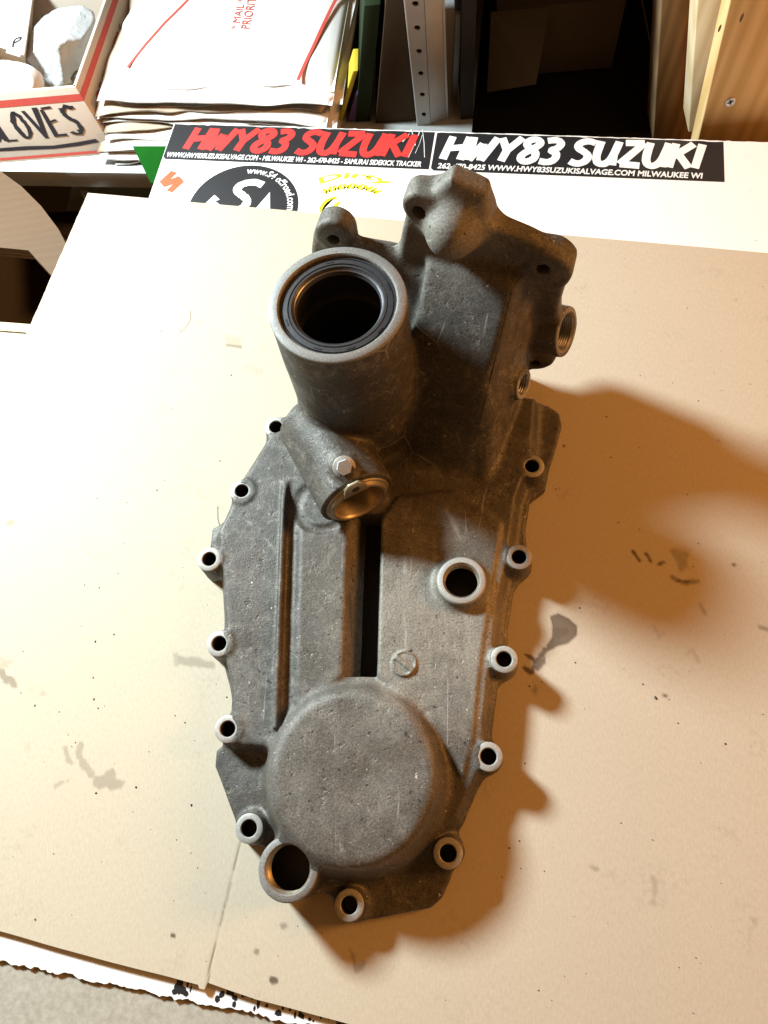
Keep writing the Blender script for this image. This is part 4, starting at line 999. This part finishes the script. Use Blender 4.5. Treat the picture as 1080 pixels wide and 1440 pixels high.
# ------------------------------------------------------------------ stack of white mailing envelopes
eL, eB = P2(138, 112, -8), P2(242, 0, -8); edir = (eB - eL) / np.linalg.norm(eB - eL); 
edir = np.array([0.10, 0.995]); edir /= np.linalg.norm(edir); eright = np.array([edir[1], -edir[0]])
EW, EDp, NE = 232.0, 330.0, 12
eo = P2(133, 122, -9) + edir * 4
def env_h(u, v, seed, T):
    e = np.clip(1 - np.abs(2 * u - 1) ** 5, 0, 1) * np.clip(1 - np.abs(2 * v - 1) ** 7, 0, 1)
    return T * (0.25 + 0.75 * e ** 0.5) + 5.0 * (fbm(u * 3.0, v * 3.5, seed, 3) - 0.5) * e
ORD = ['first', 'second', 'third', 'fourth', 'fifth', 'sixth', 'seventh', 'eighth', 'ninth', 'tenth', 'eleventh', 'twelfth']
for k in range(NE):
    T = 4.6; zb = SZ + 0.3 + k * 4.5
    jx, jy = (RNG.uniform(-9, 9), RNG.uniform(-5, 3) - 4.4 * (NE - 1 - k)) if k < NE - 1 else (0, 0)
    rot = RNG.uniform(-0.045, 0.045) if k < NE - 1 else 0.0
    n1, n2 = 40, 46
    U, V = np.meshgrid(np.linspace(0, 1, n1), np.linspace(0, 1, n2), indexing='ij')
    dr_ = edir * math.cos(rot) - eright * math.sin(rot); rt_ = eright * math.cos(rot) + edir * math.sin(rot)
    wv = 16.0 * (fbm(V * 7, V * 0 + k, 31 + k, 2) - 0.5) * np.clip(0.12 - U, 0, 1) / 0.12 
    sx = U * EW + jx + wv; sy = V * EDp + jy + 9.0 * (fbm(U * 6, U * 0 + k, 61 + k, 2) - 0.5) * np.clip(0.10 - V, 0, 1) / 0.10
    X = eo[0] + rt_[0] * sx + dr_[0] * sy; Y = eo[1] + rt_[1] * sx + dr_[1] * sy
    droop = -5.0 * (np.clip(0.10 - U, 0, 1) / 0.10) ** 1.5 * (k / NE) - 5.0 * (np.clip(U - 0.86, 0, 1) / 0.14) ** 1.5 * (k / NE) - 4.0 * (np.clip(0.10 - V, 0, 1) / 0.10) ** 1.5 * (k / NE) + 5.0 * (fbm(U * 4 + k, V * 4, 81 + k, 2) - 0.5) * np.clip(np.maximum(0.14 - U, 0.14 - V), 0, 1) / 0.14
    Zt = zb + env_h(U, V, 5 + k, T) + droop; Zb = zb + 0.15 * T * (1 - np.clip(1 - np.abs(2 * U - 1) ** 5, 0, 1)) + droop * 0.8 - 0.4
    nv = n1 * n2; I = np.arange(nv).reshape(n1, n2)
    q = np.stack([I[:-1, :-1], I[1:, :-1], I[1:, 1:], I[:-1, 1:]], -1).reshape(-1, 4)
    ring = np.concatenate([I[:, 0], I[-1, 1:], I[-2::-1, -1], I[0, -2:0:-1]]); m = len(ring)
    side = [(ring[i], ring[(i + 1) % m], nv + ring[(i + 1) % m], nv + ring[i]) for i in range(m)]
    vv = np.concatenate([np.stack([X.ravel(), Y.ravel(), Zt.ravel()], 1), np.stack([X.ravel(), Y.ravel(), Zb.ravel()], 1)])
    tan = k in (2, 5, 8)
    o = obj('mailing_envelope', vv, q.tolist() + (q[:, ::-1] + nv).tolist() + side, M['paper'] if not tan else M['paper_tan'], None, True)
    if k == NE - 1: tag(o, 'topmost white mailing envelope of the stack, with red lines printed on it', 'envelope', 'stacked mailing envelopes')
    else: tag(o, ('tan' if tan else 'white') + ' mailing envelope, ' + ORD[NE - 1 - k] + ' from the top of the stack', 'envelope', 'stacked mailing envelopes')
    if k == NE - 1:
        topo = o
        def tp(u, v, l=0.0):
            sx_, sy_ = u * EW, v * EDp; p = eo + eright * sx_ + edir * sy_
            return np.array([p[0], p[1], zb + float(env_h(np.array(u), np.array(v), 5 + k, T)) + 0.35 + l])
        def uv(px, py):
            p = P2(px, py, -6.5) - eo; return float(p @ eright) / EW, float(p @ edir) / EDp
        def line(pix, w):
            q_ = [np.array(uv(*a)) for a in pix]; pts_ = []
            for a, b in zip(q_[:-1], q_[1:]): pts_ += [a + (b - a) * t for t in np.linspace(0, 1, 12, endpoint=False)]
            pts_.append(q_[-1]); d = pts_[-1] - pts_[0]; d = d * np.array([EW, EDp]); d /= np.linalg.norm(d); nn = np.array([-d[1] / EW, d[0] / EDp]) * w / 2
            n = len(pts_); obj('red_line', [tp(*(a + nn)) for a in pts_] + [tp(*(a - nn)) for a in pts_], [(i, n + i, n + i + 1, i + 1) for i in range(n - 1)], M['ink_faded_red'], topo)
        line([(280, -20), (230, 30), (178, 92)], 2.6); line([(486, -25), (470, 0), (418, 108)], 3.4)
        c_ = uv(350, 38)
        text_mesh('printed_lettering', 'PRIORITY', lambda x, y, l: tp(c_[0] - y / EW, c_[1] + x / EDp, 0.1), 52, 9, M['ink_faded_red'], topo, 0.15, 0.0)
        c2 = uv(334, 38)
        text_mesh('printed_lettering', '* MAIL *', lambda x, y, l: tp(c2[0] - y / EW, c2[1] + x / EDp, 0.1), 44, 8, M['ink_faded_red'], topo, 0.15, 0.0)
        for dx in (308, 316, 324): 
            c3 = uv(dx, 34); text_mesh('fine_print', 'insured tracked delivery', lambda x, y, l, c3=c3: tp(c3[0] - y / EW, c3[1] + x / EDp, 0.1), 40, 3, M['ink_faded_red'], topo, 0.0, 0.0) if False else None
# green packet under the stack, yellow, purple and brown packets beside it
gq = [P2(176, 206, SZ + 14), P2(330, 214, SZ + 14), P2(330, 262, SZ + 14), P2(210, 252, SZ + 14)]
gp = empty('green_packet'); tag(gp, 'green printed packet sticking out between the envelopes and the white board', 'packet')
g3 = [np.array([*P2(186, 205, -40), -40.0]), np.array([*P2(300, 205, -40), -40.0]), np.array([*P2(300, 262, -52), -52.0]), np.array([*P2(212, 257, -52), -52.0])]
hexa('body', [q - (0, 0, 4) for q in g3] + g3, M['green'], gp, 0.5)
text_mesh('lettering', 'GREEN', lambda x, y, l: g3[3] + (g3[0] - g3[3]) * (0.35 + y * 0.25) + np.array([10 + x, 0, 0.4]), 22, 1.0, plain('pale_green_ink', (0.25, 0.42, 0.2), 0.6), gp) if False else None
def standing(name, pb, pt_, w, mat, label, cat, depth=120):
    """thin upright packet from a base pixel to a top pixel."""
    a = P(*pb, SZ + 0.2); b = PY(*pt_, a[1]); lean = b - a
    o = hexa(name, [a, a + (w, 0, 0), a + (w, depth, 0), a + (0, depth, 0), b, b + (w, 0, 0), b + (w, depth, 0), b + (0, depth, 0)], mat, None, 0.6)
    return tag(o, label, cat)
standing('yellow_packet', (474, 172), (496, 100), 5, M['yellow'], 'thin yellow packet standing beside the envelope stack', 'packet', 30)
standing('purple_packet', (488, 172), (502, 128), 9, M['purple'], 'small purple packet beside the thin yellow packet', 'packet', 30)
standing('dark_green_packet', (500, 172), (512, 8), 14, plain('dark_green_card', (0.014, 0.026, 0.008), 0.7, spec=0.2), 'dark green packet standing behind the purple packet', 'packet', 140)
standing('brown_box', (528, 174), (545, -30), 42, plain('dark_brown_card', (0.055, 0.035, 0.020), 0.9, spec=0.1), 'dark brown cardboard box between the packets and the slotted steel post', 'box', 160)

# ------------------------------------------------------------------ slotted steel post
def steel_post():
    root = empty('slotted_steel_post'); tag(root, 'grey slotted steel shelf post with a row of holes', 'post')
    yb = P(597, 176, SZ)[1]
    bl, br = PY(590, 190, yb), PY(606, 190, yb); tl, tr = PY(566, -40, yb), PY(594, -40, yb)
    hol = [(584, 4), (587, 38), (590, 71), (594, 102), (596, 132), (598, 160)]
    v, f = [], []
    vs_ = []
    for h in hol:
        q = PY(*h, yb); vs_.append((q[2] - bl[2]) / (tl[2] - bl[2]))
    vs_ = sorted(vs_); cuts = [0] + [(a + b) / 2 for a, b in zip(vs_[:-1], vs_[1:])] + [1]
    def pt(u, w): return (bl * (1 - u) + br * u) * (1 - w) + (tl * (1 - u) + tr * u) * w
    Wd = np.linalg.norm(br - bl); Ht = np.linalg.norm(tl - bl); r = 2.1
    for i, w0 in enumerate(vs_):
        lo, hi = cuts[i], cuts[i + 1]; base = len(v); n = 16
        outer = []
        for k in range(n):
            a = 2 * math.pi * k / n; cx_, sy_ = math.cos(a), math.sin(a); m_ = max(abs(cx_), abs(sy_))
            outer.append((0.5 + 0.5 * cx_ / m_, (w0 + (hi - w0) * sy_ / m_) if sy_ > 0 else (w0 + (w0 - lo) * sy_ / m_)))
        inner = [(0.52 + r * math.cos(2 * math.pi * k / n) / Wd, w0 + r * math.sin(2 * math.pi * k / n) / Ht) for k in range(n)]
        v += [pt(*q) for q in outer] + [pt(*q) for q in inner] + [pt(*q) + (0, 2.0, 0) for q in inner]
        for k in range(n):
            j = (k + 1) % n
            f += [(base + k, base + j, base + n + j, base + n + k), (base + n + k, base + n + j, base + 2 * n + j, base + 2 * n + k)]
    obj('slotted_face', v, f, M['post_steel'], root)
    b2, t2 = PY(628, 190, yb), PY(620, -40, yb)
    hexa('folded_edge', [bl + (-1.5, 0, 0), bl, bl + (0, 6, 0), bl + (-1.5, 6, 0), tl + (-1.5, 0, 0), tl, tl + (0, 6, 0), tl + (-1.5, 6, 0)], M['shelf'], root, 0.3)
    hexa('channel_side', [br + (0.3, 0.5, 0), b2 + (0, 6, 0), b2 + (0, 8, 0), br + (0.3, 3, 0), tr + (0.3, 0.5, 0), t2 + (0, 6, 0), t2 + (0, 8, 0), tr + (0.3, 3, 0)], M['post_steel'], root, 0.3)
    hexa('channel_lip', [b2 + (0.2, 6, 0), b2 + (2.5, 6, 0), b2 + (2.5, 20, 0), b2 + (0.2, 20, 0), t2 + (0.2, 6, 0), t2 + (2.5, 6, 0), t2 + (2.5, 20, 0), t2 + (0.2, 20, 0)], M['post_steel'], root, 0.3)
    hexa('shade_backing_strip', [bl + (0, 9, 0), br + (0, 9, 0), br + (0, 11, 0), bl + (0, 11, 0), tl + (0, 9, 0), tr + (0, 9, 0), tr + (0, 11, 0), tl + (0, 11, 0)], M['dark'], root)
steel_post()
rod = hexa('thin_steel_rod', [PY(633, 180, 640), PY(642, 180, 640), PY(642, 180, 640) + (0, 5, 0), PY(633, 180, 640) + (0, 5, 0), PY(640, 20, 640), PY(649, 20, 640), PY(649, 20, 640) + (0, 5, 0), PY(640, 20, 640) + (0, 5, 0)], M['post_steel'], None, 0.5)
tag(rod, 'thin grey steel rod just right of the slotted post', 'rod')

# ------------------------------------------------------------------ added dark cupboard enclosure and the carton inside it
cb_ = empty('added_cupboard_enclosure'); tag(cb_, 'added dark enclosure of the open cupboard behind the white board between the posts, keeps the lamp out', 'cupboard')
xl, xr, y0, y1, zb_, zt_ = 44.0, 205.0, 612.0, 960.0, -90.0, 420.0  # enclosing panels added to keep the lamp out of the interior
hexa('added_side_panel', hexa_pts((xl - 14, y0, zb_), 12, y1 - y0, zt_ - zb_), M['dark'], cb_); hexa('added_side_panel', hexa_pts((xr + 30, y0, zb_), 12, y1 - y0, zt_ - zb_), M['dark'], cb_)
hexa('added_back_panel', hexa_pts((xl - 14, y1 + 1, zb_), xr - xl + 60, 10, zt_ - zb_), M['dark'], cb_)
hexa('added_floor_panel', hexa_pts((xl - 1.8, y0, zb_ - 11), xr - xl + 31, y1 - y0, 10), M['dark'], cb_); hexa('added_top_panel', hexa_pts((xl - 14, y0, zt_ + 1), xr - xl + 60, y1 - y0, 10), M['dark'], cb_)
ib = empty('shaded_carton'); tag(ib, 'cardboard carton with an open flap deep in the dark cupboard', 'carton')
c1 = P(735, 150, zb_ + 1)
hexa('body', [P(650, 158, -88), P(728, 120, -88), P(860, 145, -88), P(862, 60, -88), P(650, 100, -25), P(728, 60, -25), P(862, 75, -25), P(862, 0, -25)], M['boxcore'], ib, 0.8) if False else None
M['shade_card'] = plain('shaded_box_card', (0.12, 0.10, 0.085), 0.9)  # box card darkened in colour to stand for the cupboard's shade
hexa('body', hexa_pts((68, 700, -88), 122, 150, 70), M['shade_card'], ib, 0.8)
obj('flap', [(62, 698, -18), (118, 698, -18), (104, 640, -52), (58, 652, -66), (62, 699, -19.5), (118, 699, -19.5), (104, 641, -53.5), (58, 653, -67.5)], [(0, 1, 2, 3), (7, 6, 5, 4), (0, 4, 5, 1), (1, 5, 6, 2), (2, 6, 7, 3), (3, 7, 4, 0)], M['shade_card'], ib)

# ------------------------------------------------------------------ timber at the right
tp_ = empty('pine_plank'); tag(tp_, 'upright yellow pine plank with a screw behind the right end of the board', 'plank')
yw = P(985, 183, BT)[1] + 3
A0 = PY(984, 186, yw); A1 = PY(1180, 186, yw); B0 = A0 + (PY(1030, -12, yw) - A0) * 1.5; B1 = B0 + (A1 - A0)
lo_ = (B0 - A0) / (B0 - A0)[2]; dz_ = lo_ * -70
dd = np.array([-16.0, 60.0, 0])
hexa('board', [A0 + dz_, A1 + dz_, A1 + dz_ + (0, 20, 0), A0 + dz_ + (0, 20, 0), B0, B1, B1 + (0, 20, 0), B0 + (0, 20, 0)], M['wood'], tp_, 0.8)
e0, e1 = PY(1000, 186, yw + 21), PY(986, 0, yw + 21)
sc = PY(1027, 143, yw)
lathe('screw_head', [(4.1, -0.2), (4.1, 0.5), (3.6, 0.9), (1.6, 0.7), (0.01, 0.5)], sc, (0, -1, 0), M['steel'], tp_, 24)
for a in (0.4, 0.4 + math.pi / 2):
    d = np.array([math.cos(a), 0, math.sin(a)]); p_ = np.array([-d[2], 0, d[0]]) * 0.55; c_ = sc + (0, -0.95, 0)
    obj('screw_slot', [c_ + d * 2.2 + p_, c_ - d * 2.2 + p_, c_ - d * 2.2 - p_, c_ + d * 2.2 - p_], [(0, 1, 2, 3)], M['vinyl_black'], tp_)
for (px, py, rx, rz) in ((1043, 25, 1.0, 3.4), (1012, 40, 0.9, 3.0)):
    q = PY(px, py, yw - 0.1); n = 10
    obj('knot', [q + (rx * math.cos(2 * math.pi * i / n), 0, rz * math.sin(2 * math.pi * i / n)) for i in range(n)], [tuple(range(n))], M['wood_old'], tp_)
w2 = hexa('pale_plank', [PY(968, 186, yw + 30), PY(984, 186, yw + 24), PY(984, 186, yw + 24) + (0, 30, 0), PY(968, 186, yw + 30) + (0, 30, 0),
                         PY(984, -40, yw + 30), PY(1034, -40, yw + 24), PY(1034, -40, yw + 24) + (0, 30, 0), PY(984, -40, yw + 30) + (0, 30, 0)], M['wood_edge'], None, 0.8)
tag(w2, 'narrow pale pine board beside the plank with the screw', 'plank')
w3 = hexa('old_post', [PY(918, 200, yw + 66), PY(972, 200, yw + 66), PY(972, 200, yw + 66) + (0, 40, 0), PY(918, 200, yw + 66) + (0, 40, 0),
                       PY(934, -60, yw + 66), PY(996, -60, yw + 66), PY(996, -60, yw + 66) + (0, 40, 0), PY(934, -60, yw + 66) + (0, 40, 0)], M['wood_old'], None, 1.0)
tag(w3, 'old brown timber post at the right edge of the dark cupboard', 'post')

# ================================================================== SMALL DEBRIS
def debris():
    v, f = [], []
    def fleck(c, r, up=(0, 0, 1)):
        n = 6; b = len(v); a0 = random.uniform(0, 6.3); ex = random.uniform(0.4, 1.0)
        for i in range(n):
            a = a0 + 2 * math.pi * i / n; k = random.uniform(0.6, 1.1) * r
            x, y = k * math.cos(a), k * ex * math.sin(a); v.append((c[0] + x * math.cos(a0) - y * math.sin(a0), c[1] + x * math.sin(a0) + y * math.cos(a0), c[2] + 0.05))
        v.append((c[0], c[1], c[2] + r * 0.5))
        f.extend([(b + i, b + (i + 1) % n, b + n) for i in range(n)])
    for _ in range(260):
        px, py = random.uniform(0, 1080), random.uniform(300, 1430); q = P(px, py, 0.15)
        rel = q[:2] - c0
        if rel @ ca < 4 or rel @ cb < 4 or rel @ cb > 535: continue
        fleck(q, random.choice((0.25, 0.3, 0.35, 0.45, 0.6)))
    for px, py, r_ in ((134, 902, 1.1), (160, 892, .7), (131, 953, .7), (132, 983, 1.0), (138, 996, .6), (49, 992, .9), (83, 1001, .6), (191, 1107, .9), (269, 1132, 1.0), (135, 1115, .8), (922, 981, 1.6), (760, 617, .8), (815, 855, .7), (870, 735, .6), (745, 965, .7), (1055, 540, .6), (1020, 1046, .7)):
        fleck(P(px, py, 0.15), r_)
    o = obj('grit', v, f, M['grit']); o['kind'] = 'stuff'; o['label'] = 'scattered dark grit on the cardboard'; 
debris()
def hair(pix, label):
    pts = smooth_line([P2(*p) for p in pix]); L, R = ribbon2d(pts, 0.32)
    n = len(L); o = obj('stray_hair', [(*q, 0.42) for q in L] + [(*q, 0.42) for q in R], [(i, n + i, n + i + 1, i + 1) for i in range(n - 1)], M['fibre'])
    tag(o, label, 'hair')
hair([(268, 437), (268, 450), (262, 460), (252, 468)], 'curved dark hair lying on the bright left part of the cardboard')
hair([(306, 712), (306, 728), (309, 740)], 'short dark hair sticking out at the left edge of the casting')
